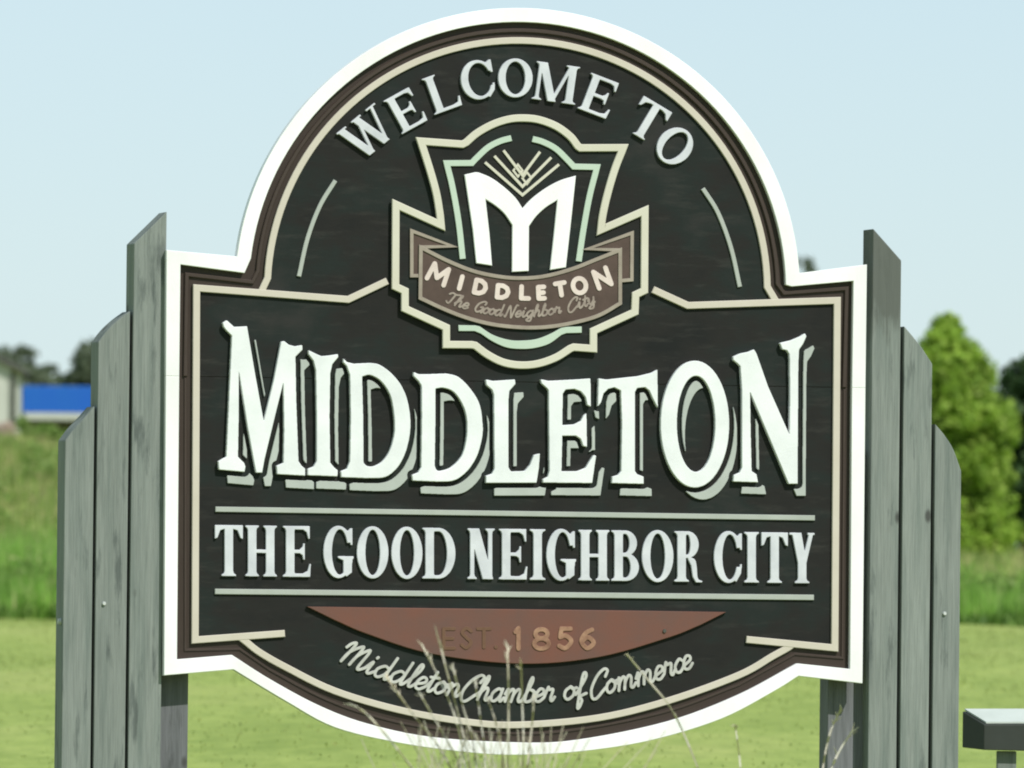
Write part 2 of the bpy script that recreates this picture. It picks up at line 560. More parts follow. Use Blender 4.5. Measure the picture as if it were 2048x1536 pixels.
def plate(name, loops_px, yf, yb, mat, parent, chamfer=0.0012):
    """solid plate standing in the sign: outlines in photo pixels, front face at depth yf, back at yb"""
    loops = [np.array([S(u, v, yf) for u, v in L]) for L in loops_px]
    # orientation: outer counter-clockwise, holes clockwise (fill lies left of travel)
    out = []
    for i, L in enumerate(loops):
        p = L[:1] + (L[1:2] - L[:1]) * 0.5
        depth = 0
        for j, K in enumerate(loops):
            if j != i and inside(L[:1], [K])[0]:
                depth += 1
        ccw = area2(L) > 0
        out.append(L if ccw == (depth % 2 == 0) else L[::-1])
    loops = out
    fr = [inset(L, chamfer) for L in loops]
    verts, faces = [], []
    allp, edges, base = [], [], 0
    for L in fr:
        n = len(L)
        allp += [Vector((p[0], p[1])) for p in L]
        edges += [(base + i, base + (i + 1) % n) for i in range(n)]
        base += n
    v2, e2, f2, *_ = delaunay_2d_cdt(allp, edges, [], 0, 1e-7)
    V = np.array([(v.x, v.y) for v in v2])
    Fc = np.array([list(f) for f in f2 if len(f) == 3])
    cen = V[Fc].mean(1)
    ok = inside(cen, fr)
    off = 0
    for p in V:
        verts.append((p[0], yf, p[1]))
    for f in Fc[ok]:
        a, b, c = f
        cr = (V[b][0] - V[a][0]) * (V[c][1] - V[a][1]) - (V[b][1] - V[a][1]) * (V[c][0] - V[a][0])
        faces.append((a, b, c) if cr > 0 else (a, c, b))      # normal towards -y
    for L, Fi in zip(loops, fr):
        n = len(L)
        b0 = len(verts)
        verts += [(p[0], yf, p[1]) for p in Fi]
        verts += [(p[0], yf + chamfer, p[1]) for p in L]
        verts += [(p[0], yb, p[1]) for p in L]
        for i in range(n):
            j = (i + 1) % n
            faces.append((b0 + j, b0 + i, b0 + n + i, b0 + n + j))
            faces.append((b0 + n + j, b0 + n + i, b0 + 2 * n + i, b0 + 2 * n + j))
    o = link(name, mesh_from(name, verts, faces), parent, mat)
    return o

def strip(pts, w, closed=False):
    """outline(s) of a mitred band of width w along a polyline, in pixels"""
    P = np.array(pts, float)
    n = len(P)
    L, R = [], []
    for i in range(n):
        if closed or 0 < i < n - 1:
            a = P[i] - P[(i - 1) % n]
            b = P[(i + 1) % n] - P[i]
        elif i == 0:
            a = b = P[1] - P[0]
        else:
            a = b = P[-1] - P[-2]
        a = a / np.linalg.norm(a)
        b = b / np.linalg.norm(b)
        na, nb = np.array([-a[1], a[0]]), np.array([-b[1], b[0]])
        m = na + nb
        m = m / max(np.linalg.norm(m), 1e-6)
        k = min(1 / max(m.dot(na), 0.25), 3.5) * w / 2
        L.append(P[i] + m * k)
        R.append(P[i] - m * k)
    if closed:
        return [L, R]
    return [L + R[::-1]]

def arc(cx, cy, r, a0, a1, n=48, ry=None):
    ry = ry or r
    return [(cx + r * math.cos(math.radians(a0 + (a1 - a0) * i / n)), cy - ry * math.sin(math.radians(a0 + (a1 - a0) * i / n))) for i in range(n + 1)]

def ell(cx, cy, rx, ry, n=56):
    return arc(cx, cy, rx, 0, 360 * (1 - 1 / n), n - 1, ry)

def band_ops(pts, w, cap=True):
    """a round-jointed pen stroke as raster operations"""
    ops = []
    for (xa, ya), (xb, yb) in zip(pts, pts[1:]):
        dx, dy = xb - xa, yb - ya
        L = math.hypot(dx, dy) or 1e-6
        nx, ny = -dy / L * w / 2, dx / L * w / 2
        ops.append(('+', [(xa + nx, ya + ny), (xb + nx, yb + ny), (xb - nx, yb - ny), (xa - nx, ya - ny)]))
    rngp = pts if cap else pts[1:-1]
    for x, y in rngp:
        ops.append(('+', ell(x, y, w / 2, w / 2, 12)))
    return ops

def ops_loops(ops, ss=3, tol=0.2, blur=2):
    xs = [p[0] for _, P in ops for p in P]
    ys = [p[1] for _, P in ops for p in P]
    m = Mask(min(xs), min(ys), max(xs), max(ys), ss).run(ops)
    return trace(m.a, m.x0, m.y0, ss, tol, blur)

# ------------------------------------------------------------------ ground
def sstep(a, b, x):
    t = np.clip((x - a) / (b - a), 0, 1)
    return t * t * (3 - 2 * t)

def zg(x, y):
    x = np.asarray(x, float); y = np.asarray(y, float)
    z = np.interp(y, [-1e5, 44, 60, 120, 170, 260, 600, 1e5], [0, 0, 0.36, 1.02, 2.05, 2.4, 2.6, 2.6])
    hill = 2.05 * sstep(128, 205, y) * (1 - sstep(-8.0, -4.0, x)) * (1 - 0.6 * sstep(215, 250, y))
    und = 0.03 * np.sin(x * 0.9 + y * 0.13) * sstep(46, 60, y) + 0.05 * np.sin(x * 0.37 - y * 0.21 + 1.3) * sstep(60, 90, y)
    return z + hill + und

xs = np.unique(np.concatenate([np.linspace(-1500, -60, 12), np.linspace(-60, -26, 10), np.linspace(-26, 26, 75), np.linspace(26, 60, 10), np.linspace(60, 1500, 12)]))
ys = np.unique(np.concatenate([np.linspace(-300, 30, 14), np.linspace(30, 260, 150), np.linspace(260, 600, 12), np.linspace(600, 3500, 10)]))
GX, GY = np.meshgrid(xs, ys)
GZ = zg(GX, GY)
nx_, ny_ = len(xs), len(ys)
gv = np.stack([GX.ravel(), GY.ravel(), GZ.ravel()], 1)
gf = [(j * nx_ + i, j * nx_ + i + 1, (j + 1) * nx_ + i + 1, (j + 1) * nx_ + i) for j in range(ny_ - 1) for i in range(nx_ - 1)]
gme = mesh_from("ground", gv, gf)
gme.polygons.foreach_set("use_smooth", np.ones(len(gf), bool))
ground = tag(link("ground", gme, None, M_GROUND), kind='structure')

# ------------------------------------------------------------------ grass
def blades(n, xr, yr, h0, h1, w0, lean=0.35, yb=None, dens=None):
    x = rng.uniform(xr[0], xr[1], n); y = rng.uniform(yr[0], yr[1], n)
    if dens is not None:
        keep = rng.random(n) < dens(x, y)
        x, y = x[keep], y[keep]
        n = len(x)
    z = zg(x, y)
    hh = rng.uniform(h0, h1, n)
    clump = 0.72 + 0.28 * np.sin(x * 1.7 + 1.1 * np.sin(y * 0.9)) * np.sin(x * 0.63 + y * 0.5)
    hh = hh * clump
    a = rng.uniform(0, 2 * np.pi, n); l = rng.normal(0, lean, n) * hh
    b = rng.uniform(0, np.pi, n); w = w0 * rng.uniform(0.6, 1.4, n)
    V = np.zeros((n, 3, 3))
    V[:, 0] = np.stack([x - w * np.cos(b), y - w * np.sin(b), z - 0.02], 1)
    V[:, 1] = np.stack([x + w * np.cos(b), y + w * np.sin(b), z - 0.02], 1)
    V[:, 2] = np.stack([x + l * np.cos(a), y + l * np.sin(a), z + hh], 1)
    return V.reshape(-1, 3)

lawn = tag(link("lawn_grass", soup("lawn_grass", blades(90000, (-13, 13), (50, 121), 0.010, 0.030, 0.020, 1.0,
            dens=lambda x, y: (np.abs(x) < y * 0.085 + 1.0) * (0.25 + 0.6 * sstep(75, 95, y))), 3), None, M_LAWN), kind='stuff')
tallv = np.concatenate([
    blades(26000, (-17, 17), (120.5, 124), 0.35, 0.85, 0.022, 0.3),
    blades(20000, (-18, 18), (124, 134), 0.30, 0.80, 0.025, 0.35),
    blades(16000, (-18, -4), (124, 136), 0.70, 1.25, 0.025, 0.3)])
tall = tag(link("tall_grass", soup("tall_grass", tallv, 3), None, M_TALL), kind='stuff')
foot_shade = tag(link("foot_shade_strip", soup("foot_shade_strip", blades(9000, (-15, 15), (119.6, 120.8), 0.12, 0.34, 0.035, 0.6), 3), None, M_FOOTSHADE), kind='stuff')  # low dark blades added as the shaded base of the tall grass
bankv = np.concatenate([
    blades(42000, (-22, -4), (132, 212), 0.20, 0.60, 0.035, 0.5),
    blades(14000, (5, 22), (133, 172), 0.10, 0.35, 0.03, 0.4)])
bank = tag(link("bank_grass", soup("bank_grass", bankv, 3), None, M_BANK), kind='stuff')

# ------------------------------------------------------------------ trees
def leaf_cloud(centres, radii, per, size, squash=0.8, droop=0.0):
    out = []
    for (c, r) in zip(centres, radii):
        n = max(10, int(per * r * r))
        d = rng.normal(size=(n, 3)); d /= np.linalg.norm(d, axis=1)[:, None]
        q = d * (r * rng.random(n) ** 0.45)[:, None]
        q[:, 2] *= squash
        p = np.array(c) + q
        s = size * rng.uniform(0.55, 1.35, n)
        nrm = d * 0.9 + rng.normal(size=(n, 3)) * 0.6 + np.array([0, 0, 0.5])
        nrm /= np.linalg.norm(nrm, axis=1)[:, None]
        t = np.cross(nrm, rng.normal(size=(n, 3))); t /= np.linalg.norm(t, axis=1)[:, None]
        t[:, 2] -= droop
        t /= np.linalg.norm(t, axis=1)[:, None]
        b = np.cross(nrm, t)
        V = np.zeros((n, 4, 3))
        V[:, 0] = p - t * s[:, None]
        V[:, 1] = p + b * (s * 0.5)[:, None]
        V[:, 2] = p + t * s[:, None]
        V[:, 3] = p - b * (s * 0.5)[:, None]
        out.append(V.reshape(-1, 3))
    return np.concatenate(out)

def limb_mesh(segs, k=7):
    """tapered tubes: segs = list of (polyline, radius0, radius1)"""
    verts, faces = [], []
    for pts, r0, r1 in segs:
        P = [Vector(p) for p in pts]
        n = len(P)
        b0 = len(verts)
        for i, p in enumerate(P):
            d = (P[min(i + 1, n - 1)] - P[max(i - 1, 0)]).normalized()
            a = d.orthogonal().normalized()
            b = d.cross(a)
            r = r0 + (r1 - r0) * i / (n - 1)
            for j in range(k):
                t = 2 * math.pi * j / k
                verts.append(p + a * (r * math.cos(t)) + b * (r * math.sin(t)))
        for i in range(n - 1):
            for j in range(k):
                faces.append((b0 + i * k + j, b0 + i * k + (j + 1) % k, b0 + (i + 1) * k + (j + 1) % k, b0 + (i + 1) * k + j))
        faces.append(tuple(b0 + (n - 1) * k + j for j in range(k)))
        faces.append(tuple(b0 + j for j in reversed(range(k))))
    return verts, faces

def tree(name, base, height, width, shape, mat, label, clumps, per, leaf, trunk_r, cat='tree', low=0.06, group=None, spread=1.0, droop=0.0, fill=0):
    t = empty(name, base)
    cs, rs = [], []
    for i in range(clumps):
        h = low + (1 - low) * rng.random() ** 0.85
        if shape == 'cone':
            rad = width / 2 * min(1.0, (1 - h) ** 0.72 * 1.9) * (0.86 + 0.28 * rng.random())
        else:
            rad = width / 2 * math.sqrt(max(0.02, 1 - ((h - 0.58) / 0.48) ** 2)) * (0.8 + 0.35 * rng.random())
        a = rng.uniform(0, 2 * math.pi)
        rr = rad * math.sqrt(rng.uniform(0.35, 1.0))
        cr = width * spread * rng.uniform(0.07, 0.14) * (0.7 + 0.6 * (1 - h))
        cs.append((rr * math.cos(a), rr * math.sin(a), h * height - cr * 0.4))
        rs.append(cr)
    for q in range(fill):
        h = low + 0.04 + (0.90 - low) * (q + 0.5) / fill
        rad = width / 2 * (min(1.0, (1 - h) ** 0.72 * 1.9) if shape == 'cone' else math.sqrt(max(0.05, 1 - ((h - 0.55) / 0.52) ** 2)))
        a = 2.4 * q
        cs.append((0.42 * rad * math.cos(a), 0.42 * rad * math.sin(a), h * height))
        rs.append(max(0.12, rad * 0.62))
    if shape == 'cone':
        for q in range(6):
            cs.append((0.02 * width * rng.normal(), 0.02 * width * rng.normal(), height * (0.86 + 0.025 * q)))
            rs.append(width * (0.075 - 0.009 * q))
    link("crown", soup("crown", leaf_cloud(cs, rs, per, leaf, droop=droop), 4), t, mat)
    segs = [([(0, 0, -0.3), (0.03 * width, 0, height * 0.3), (0, 0.02 * width, height * 0.62), (0, 0, height * 0.9)], trunk_r, trunk_r * 0.15)]
    for i in range(9):
        a = 2.4 * i
        h = height * (0.18 + 0.075 * i)
        r = width * 0.36 * (1 - 0.6 * i / 9)
        segs.append(([(0, 0, h), (r * 0.5 * math.cos(a), r * 0.5 * math.sin(a), h + 0.08 * height), (r * math.cos(a), r * math.sin(a), h + 0.12 * height)], trunk_r * 0.38, trunk_r * 0.08))
    v, f = limb_mesh(segs)
    link("trunk", mesh_from("trunk", v, f), t, M_BARK)
    tag(t, label, cat, group)
    return t

def ground_at(u, depth):
    p = at(u, HORIZON, depth)
    return (p.x, depth, float(zg(p.x, depth)) - 0.05)

def height_to(v, base):
    return at(1024, v, base[1]).z - base[2]

b1 = ground_at(1888, 168)
tree("cedar_tree", b1, height_to(622, b1), 2.25, 'cone', M_CEDAR, "bright green pointed tree rising behind the right-hand timbers", 300, 1300, 0.075, 0.14, low=0.0, droop=0.5, spread=1.25, fill=26)
b2 = ground_at(2078, 173)
tree("dark_tree", b2, height_to(700, b2), 2.0, 'round', M_DARKTREE, "dark green tree with shaded stems at the right edge of the photo", 260, 900, 0.085, 0.13, low=0.0, fill=22)
for u, v, dpt, wd, lab in ((0, 706, 330, 3.6, "grey-green far tree at the left edge behind the pale shed"),
                           (72, 738, 345, 2.6, "small round grey-green far tree just above the blue canopy"),
                           (176, 690, 300, 2.0, "far dark green tree showing between the blue canopy and the stepped timbers"),
                           (1606, 508, 280, 1.9, "far grey-green treetop peeping over the sign's right shoulder")):
    b = ground_at(u, dpt)
    tree("far_tree", b, height_to(v, b), wd if u != 1606 else 1.2, 'round', M_FARTREE, lab, 150, 800, 0.12, 0.16, low=0.1, spread=1.15, fill=16, group="far trees behind the sign")

def shrub(u, v, depth, w, label, mat=M_SHRUB):
    b = ground_at(u, depth)
    s = empty("shrub", b)
    h = height_to(v, b)
    cs = [(rng.normal() * w * 0.28, rng.normal() * w * 0.28, h * rng.uniform(0.15, 0.85)) for _ in range(26)]
    link("foliage", soup("foliage", leaf_cloud(cs, [w * 0.17] * 26, 1500, 0.06), 4), s, mat)
    segs = [([(0, 0, -0.1), (0.2 * w * math.cos(a), 0.2 * w * math.sin(a), h * 0.8)], 0.02, 0.005) for a in (0.3, 1.7, 2.9, 4.4)]
    vv, ff = limb_mesh(segs, 5)
    link("stem", mesh_from("stem", vv, ff), s, M_BARK)
    tag(s, label, "shrub", "shrubs on the left bank")
shrub(52, 838, 198, 0.8, "bright green shrub below the left end of the blue canopy")
shrub(92, 862, 192, 0.7, "green shrub on the bank beside the outermost left timber")

wc, wr_ = [], []
for i in range(150):
    x, y = rng.uniform(-16, 16), rng.uniform(121, 132)
    wc.append((x, y, float(zg(x, y)) + rng.uniform(0.25, 0.6))); wr_.append(rng.uniform(0.2, 0.42))
for i in range(170):
    x, y = rng.uniform(-21, -5), rng.uniform(133, 205)
    wc.append((x, y, float(zg(x, y)) + rng.uniform(0.1, 0.4))); wr_.append(rng.uniform(0.2, 0.5))
tag(link("wild_plants", soup("wild_plants", leaf_cloud(wc, wr_, 700, 0.06), 4), None, M_SHRUB), kind='stuff')

# ------------------------------------------------------------------ far buildings on the left
def canopy_building():
    D = 262
    p0, p1 = at(44, 770, D), at(330, 770, D)
    zt, zm, zb = at(100, 772, D).z, at(100, 826, D).z, at(100, 840, D).z
    gz = float(zg(p0.x, D))
    t = empty("canopy", (p0.x, D, gz))
    L = p1.x - p0.x
    v, f = box_vf(0, L, 0, 7, zm - gz, zt - gz)
    v[7] = (v[7][0] - 0.0, v[7][1], v[7][2])
    bevel_obj(link("fascia", mesh_from("fascia", v, f), t, M_BLUE), 0.03)
    v, f = box_vf(0.06, L - 0.06, -0.05, 7.0, zb - gz, zm - gz - 0.003)
    bevel_obj(link("edge_trim", mesh_from("edge_trim", v, f), t, M_PALE), 0.02)
    v, f = box_vf(0.1, L - 0.1, 0.05, 6.9, zb - gz - 0.10, zb - gz - 0.003)
    link("soffit", mesh_from("soffit", v, f), t, M_SOFFIT)
    for x, y in ((0.9, 0.8), (L - 0.6, 0.8), (0.9, 6.0), (L - 0.6, 6.0)):
        v, f = box_vf(x - 0.15, x + 0.15, y - 0.15, y + 0.15, -0.2, zb - gz - 0.102)
        link("column", mesh_from("column", v, f), t, M_ROOF)
    tag(t, "flat canopy with a bright blue fascia and pale lower edge beyond the left bank", "canopy")
canopy_building()

def shed():
    D = 235
    e = at(22, 745, D)
    gz = float(zg(e.x - 1, D))
    t = empty("shed", (e.x, D, gz))
    zt = at(10, 735, D).z - gz
    w = 4.0
    v = [(-w, 0, -0.2), (0, 0, -0.2), (0, 0, zt), (-w / 2, 0, zt + 1.0), (-w, 0, zt),
         (-w, 5, -0.2), (0, 5, -0.2), (0, 5, zt), (-w / 2, 5, zt + 1.0), (-w, 5, zt)]
    f = [(0, 1, 2, 3, 4), (9, 8, 7, 6, 5), (1, 6, 7, 2), (5, 0, 4, 9), (2, 7, 8, 3), (3, 8, 9, 4)]
    link("wall", mesh_from("wall", v, f), t, M_PALE)
    # roof: two slabs with a small overhang
    for s in (0, 1):
        x_e = 0.20 if s == 0 else -w - 0.20
        zz = zt - 0.1
        v = [(x_e, -0.2, zz + 0.012), (-w / 2, -0.2, zt + 1.012), (-w / 2, 5.2, zt + 1.012), (x_e, 5.2, zz + 0.012),
             (x_e, -0.2, zz + 0.13), (-w / 2, -0.2, zt + 1.13), (-w / 2, 5.2, zt + 1.13), (x_e, 5.2, zz + 0.13)]
        f = [(0, 1, 2, 3), (7, 6, 5, 4), (0, 4, 5, 1), (1, 5, 6, 2), (2, 6, 7, 3), (3, 7, 4, 0)]
        link("roof_slope", mesh_from("roof_slope", v, f), t, M_ROOF)
    v, f = box_vf(0.003, 0.13, -0.06, 0.07, -0.2, zt - 0.11)
    link("corner_trim", mesh_from("corner_trim", v, f), t, M_ROOF)
    tag(t, "pale grey gabled shed with dark roof edge at the far left", "shed")
shed()

def rock(u, v, depth, r, label):
    b = ground_at(u, depth)
    import bmesh
    bm = bmesh.new()
    bmesh.ops.create_icosphere(bm, subdivisions=2, radius=r)
    ph = rng.uniform(0, 6, 3)
    for q in bm.verts:
        k = 1 + 0.18 * math.sin(5 * q.co.x / r + ph[0]) + 0.15 * math.sin(4 * q.co.y / r + ph[1]) + 0.12 * math.sin(6 * q.co.z / r + ph[2])
        q.co = Vector((q.co.x * k * 1.3, q.co.y * k, q.co.z * k * 0.8))
    me = bpy.data.meshes.new("rock")
    bm.to_mesh(me); bm.free()
    o = link("rock", me, None, M_ROCK)
    o.location = (b[0], b[1], at(u, v, depth).z)
    tag(o, label, "rock", "rocks on the left bank")
rock(4, 862, 204, 0.26, "pinkish rock on the bank at the left edge, below the pale shed")
rock(20, 880, 202, 0.16, "small pinkish rock lying just right of the bigger rock on the bank")

# ------------------------------------------------------------------ the welcome sign
sign = empty("welcome_sign", ORG, THETA)
tag(sign, "black welcome sign with white arched border hung between stepped grey timbers", "sign")

Y_TRIM, Y_BROWN, Y_FIELD, Y_STRIP = 0.0, 0.030, 0.026, 0.012
CX, CY = 1035, 581
SEAM = lambda u: 752 + (u - 330) * 24 / 1400      # the joint between the two boards

# outlines in photo pixels: (left part down to the seam, over the arch, right part) and the lower part
def upper(left_pts, arc_pts, right_pts):
    return left_pts + arc_pts + right_pts
o_up = [(333, 500), (474, 513)] + arc(CX, CY, 565, 173.0, 3.6, 72) + [(1601, 546), (1734, 529)]
o_up_side = ((331.5, SEAM(331)), (1731, SEAM(1731)))
i_up = [(361, 529), (489, 546)] + arc(CX, CY, 537, 175.6, 1.2, 72)[1:] + [(1584, 573), (1707, 562)]
o_lo = [(1725, 1367), (1597, 1352)] + [(1547, 1383), (1442, 1438), (1301, 1481), (1161, 1503), (1030, 1510), (928, 1504), (799, 1486), (670, 1455), (573, 1403)] + [(467, 1339), (328, 1351)]
i_lo = [(1700, 1338), (1595, 1327)] + [(1477, 1390), (1336, 1443), (1161, 1479), (1040, 1485), (863, 1474), (734, 1447), (638, 1411), (541, 1359)] + [(464, 1310), (354, 1319)]
def smooth_mid(P):
    return P[:1] + catmull(P[1:-1], 6) + P[-1:]
o_lo, i_lo = smooth_mid(o_lo), smooth_mid(i_lo)
ox0, ox1 = 331.5, 1731.0
ix0, ix1 = 358.5, 1704.0
g = 0.12
# white border in two boards
plate("border", [[(ox0, SEAM(ox0) - g)] + o_up + [(ox1, SEAM(ox1) - g), (ix1, SEAM(ix1) - g)] + i_up[::-1] + [(ix0, SEAM(ix0) - g)]], Y_TRIM, 0.052, M_WHITE, sign, 0.002)
plate("border", [[(ox1, SEAM(ox1) + g)] + o_lo + [(ox0, SEAM(ox0) + g), (ix0, SEAM(ix0) + g)] + i_lo[::-1] + [(ix1, SEAM(ix1) + g)]], Y_TRIM, 0.052, M_WHITE, sign, 0.002)
# brown ground board behind everything (two boards)
def grow(P, d):
    L = inset(P if area2(P) > 0 else P[::-1], d)
    return [tuple(p) for p in L]
bu = grow([(ix0, SEAM(ix0) - g)] + i_up + [(ix1, SEAM(ix1) - g)], -4)
bl = grow([(ix1, SEAM(ix1) + g)] + i_lo + [(ix0, SEAM(ix0) + g)], -4)
def clip_y(P, lo):
    out = []
    for u, v in P:
        s = SEAM(u)
        out.append((u, min(v, s - g) if lo else max(v, s + g)))
    return out
whole = grow([(ix0, SEAM(ix0))] + i_up + [(ix1, SEAM(ix1))] + i_lo[:], -4)
plate("backing_board", [whole], Y_BROWN, 0.050, M_BROWN, sign, 0.001)
# black field, two boards
gg = 0.7
f_up = [(393, SEAM(393) - gg), (393, 576), (522, 586)] + arc(CX, CY, 500, 180.5, -2.0, 72)[1:] + [(1553, 606), (1675, 601), (1673, SEAM(1673) - gg)]
f_lo = [(1673, SEAM(1673) + gg), (1670, 1296), (1575, 1290)] + catmull([(1545, 1312), (1477, 1351), (1336, 1402), (1196, 1435), (1030, 1448), (928, 1442), (799, 1419), (670, 1380), (573, 1333), (520, 1300)], 6) + [(491, 1276), (390, 1280), (392, SEAM(392) + gg)]
plate("panel", [f_up], Y_FIELD, Y_BROWN + 0.001, M_FIELD, sign, 0.001)
plate("panel", [f_lo], Y_FIELD, Y_BROWN + 0.001, M_FIELD, sign, 0.001)
# narrow brown moulding between white border and cream band
arch_bead = arc(CX, CY, 520.5, 178.2, -1.0, 72)
bead = [(371, SEAM(371)), (374, 549), (505, 564)] + arch_bead[1:-1] + [(1569, 586), (1694, 577), (1689, SEAM(1689))]
plate("moulding", strip(bead, 8), 0.018, Y_BROWN + 0.001, M_BEAD, sign, 0.003)
bead2 = [(1689, SEAM(1689) + 3), (1685, 1316), (1590, 1308)] + catmull([(1477, 1370), (1336, 1422), (1161, 1458), (1035, 1467), (863, 1456), (734, 1428), (638, 1392), (541, 1340)], 6) + [(480, 1298), (371, 1300), (371, SEAM(371) + 3)]
plate("moulding", strip(bead2, 5), 0.024, Y_BROWN + 0.001, M_BEAD, sign, 0.002)
# cream bands
cream = dict(yf=Y_STRIP, yb=Y_FIELD + 0.001, mat=M_CREAM, parent=sign, chamfer=0.0025)
def cb(pts, w=14, closed=False, dy=0.0):
    return plate("band", strip(pts, w, closed), cream['yf'] + dy, cream['yb'], cream['mat'], cream['parent'], cream['chamfer'])
cb([(570, 1267), (390.5, 1280), (393.5, 576), (697, 599), (775, 562)])
cb([(1306, 579), (1376, 611), (1675, 601), (1670, 1296), (1493, 1279)])
cb([(522, 585)] + arc(CX, CY, 500, 179.4, -1.4, 80)[1:-1] + [(1552.5, 603)], 13.5, dy=0.0015)
lowc = catmull([(480, 1274), (493, 1284), (520, 1305), (573, 1335), (670, 1382), (799, 1420), (928, 1443), (1035, 1450), (1196, 1436), (1336, 1402), (1477, 1351), (1545, 1313), (1574, 1297), (1584, 1290)], 6)
cb(lowc, 13.5, dy=0.0015)
# thin arcs in the arch and the two rules
plate("accent_line", strip(catmull([(671, 361), (640, 412), (615, 478), (598, 553)], 8), 8.5), 0.017, Y_FIELD + 0.001, M_RULE, sign, 0.002)
plate("accent_line", strip(catmull([(1406, 377), (1436, 425), (1462, 495), (1480, 574)], 8), 8.5), 0.017, Y_FIELD + 0.001, M_RULE, sign, 0.002)
plate("rule", strip([(431, 1018.5), (1630, 1036)], 10.5), 0.016, Y_FIELD + 0.001, M_RULE, sign, 0.002)
plate("rule", strip([(430, 1183), (1628, 1195)], 11), 0.016, Y_FIELD + 0.001, M_RULE, sign, 0.002)

# --- terracotta plaque with worn date
plq = [(614, 1213), (830, 1216), (1040, 1218.5), (1250, 1221), (1453, 1224)] + catmull([(1400, 1251), (1336, 1276), (1196, 1315), (1040, 1328), (863, 1308), (734, 1268), (668, 1240)], 6)
plaque = plate("plaque", [plq], 0.008, Y_FIELD + 0.001, M_COPPER, sign, 0.003)
bolt_c = S(1329, 1262, 0.008)
vv, ff = limb_mesh([([(bolt_c[0], 0.010, bolt_c[1]), (bolt_c[0], 0.002, bolt_c[1])], 0.010, 0.008)], 8)
link("screw", mesh_from("screw", vv, ff), plaque, M_ROOF)

# --- letter shapes -----------------------------------------------------------------
def c3(P):
    return [(420 + x / 3.3032, 620 + y / 3.3032) for x, y in P]
def c4(P):
    return [(1020 + x / 3.103, 620 + y / 3.103) for x, y in P]

BIG = [
    ('M', [c3([(85, 85), (110, 68), (160, 112), (245, 108), (300, 430), (355, 735), (420, 470), (470, 210), (490, 205), (520, 230), (560, 240), (610, 232), (612, 262), (565, 310), (570, 600), (585, 1000), (606, 1030), (630, 1050), (630, 1095), (445, 1085), (440, 1030), (485, 1010), (490, 800), (485, 480), (445, 640), (360, 990), (345, 1075), (305, 1075), (250, 780), (190, 400), (190, 700), (185, 970), (225, 1010), (235, 1035), (228, 1070), (60, 1055), (55, 1000), (80, 985), (108, 970), (125, 600), (145, 170), (105, 130), (90, 110)])]),
    ('I', [c3([(650, 265), (690, 285), (735, 305), (790, 300), (845, 292), (848, 312), (808, 360), (795, 420), (790, 700), (795, 1010), (820, 1040), (845, 1060), (842, 1100), (645, 1092), (645, 1050), (685, 1035), (705, 1000), (705, 700), (700, 400), (685, 335), (650, 290)])]),
    ('D', [c3([(880, 320), (905, 345), (950, 355)]) + c3(catmull([(1060, 350), (1120, 362), (1200, 420), (1270, 510), (1310, 620), (1325, 760), (1305, 900), (1260, 1010), (1200, 1080), (1140, 1108), (1050, 1112)], 5)) + c3([(868, 1105), (865, 1065), (905, 1050), (925, 1000), (930, 700), (925, 430), (905, 370), (880, 345)]),
           c3(catmull([(1005, 440), (1060, 430), (1130, 470), (1190, 560), (1215, 680), (1220, 800), (1195, 910), (1150, 990), (1090, 1030), (1040, 1032), (1015, 1010)], 5) + [(1012, 700)])]),
    ('D', [c3([(1345, 410), (1380, 425), (1430, 425)]) + c3(catmull([(1560, 420), (1640, 442), (1720, 520), (1780, 620), (1800, 740), (1800, 830), (1770, 950), (1720, 1040), (1660, 1100), (1600, 1130), (1520, 1135)], 5)) + c3([(1340, 1128), (1335, 1090), (1375, 1075), (1395, 1040), (1400, 700), (1398, 500), (1380, 470), (1345, 435)]),
           c3(catmull([(1490, 520), (1550, 515), (1620, 550), (1680, 650), (1700, 760), (1690, 880), (1660, 970), (1600, 1035), (1540, 1060), (1500, 1060), (1485, 1030)], 5) + [(1490, 700)])]),
    ('L', [[(972, 759), (986, 762), (1030, 759), (1031, 768), (1019, 782), (1017, 800), (1017, 935), (1022, 943), (1050, 942), (1060, 930), (1068, 910), (1080, 907), (1078, 935), (1073, 966), (972, 966), (972, 952), (984, 948), (989, 938), (988, 790), (985, 780), (973, 770)]]),
    ('E', [c4([(190, 430), (240, 440), (400, 432), (500, 425), (502, 600), (480, 590), (470, 540), (440, 505), (400, 490), (345, 495), (328, 520), (325, 715), (400, 710), (440, 690), (455, 660), (475, 640), (478, 850), (455, 845), (440, 800), (410, 780), (325, 780), (320, 1000), (420, 1000), (470, 980), (500, 930), (520, 900), (535, 905), (510, 1075), (205, 1072), (205, 1050), (235, 1035), (245, 1000), (240, 500), (230, 485), (195, 455)])]),
    ('T', [c4([(550, 425), (600, 432), (800, 410), (880, 390), (915, 370), (918, 608), (895, 565), (865, 500), (840, 480), (790, 485), (775, 510), (775, 1000), (790, 1020), (830, 1035), (830, 1080), (632, 1075), (635, 1035), (670, 1025), (690, 1000), (695, 700), (688, 500), (650, 480), (610, 490), (580, 520), (565, 575), (545, 600)])]),
    ('O', [c4(ell(1148, 709, 213, 394)), c4(ell(1155, 707, 119, 298))]),
    ('N', [c4([(1385, 290), (1430, 270), (1480, 260), (1515, 245), (1530, 270), (1600, 470), (1735, 775), (1738, 500), (1735, 275), (1720, 250), (1690, 245), (1675, 205), (1740, 190), (1800, 165), (1832, 145), (1840, 165), (1820, 210), (1795, 245), (1790, 330), (1785, 1080), (1730, 1080), (1650, 890), (1490, 510), (1495, 800), (1500, 1000), (1530, 1020), (1540, 1070), (1385, 1065), (1390, 1025), (1425, 1010), (1440, 980), (1440, 500), (1430, 350), (1410, 330), (1385, 310)])]),
]
base_mask = Mask(425, 630, 1650, 1030, 2)
masks = []
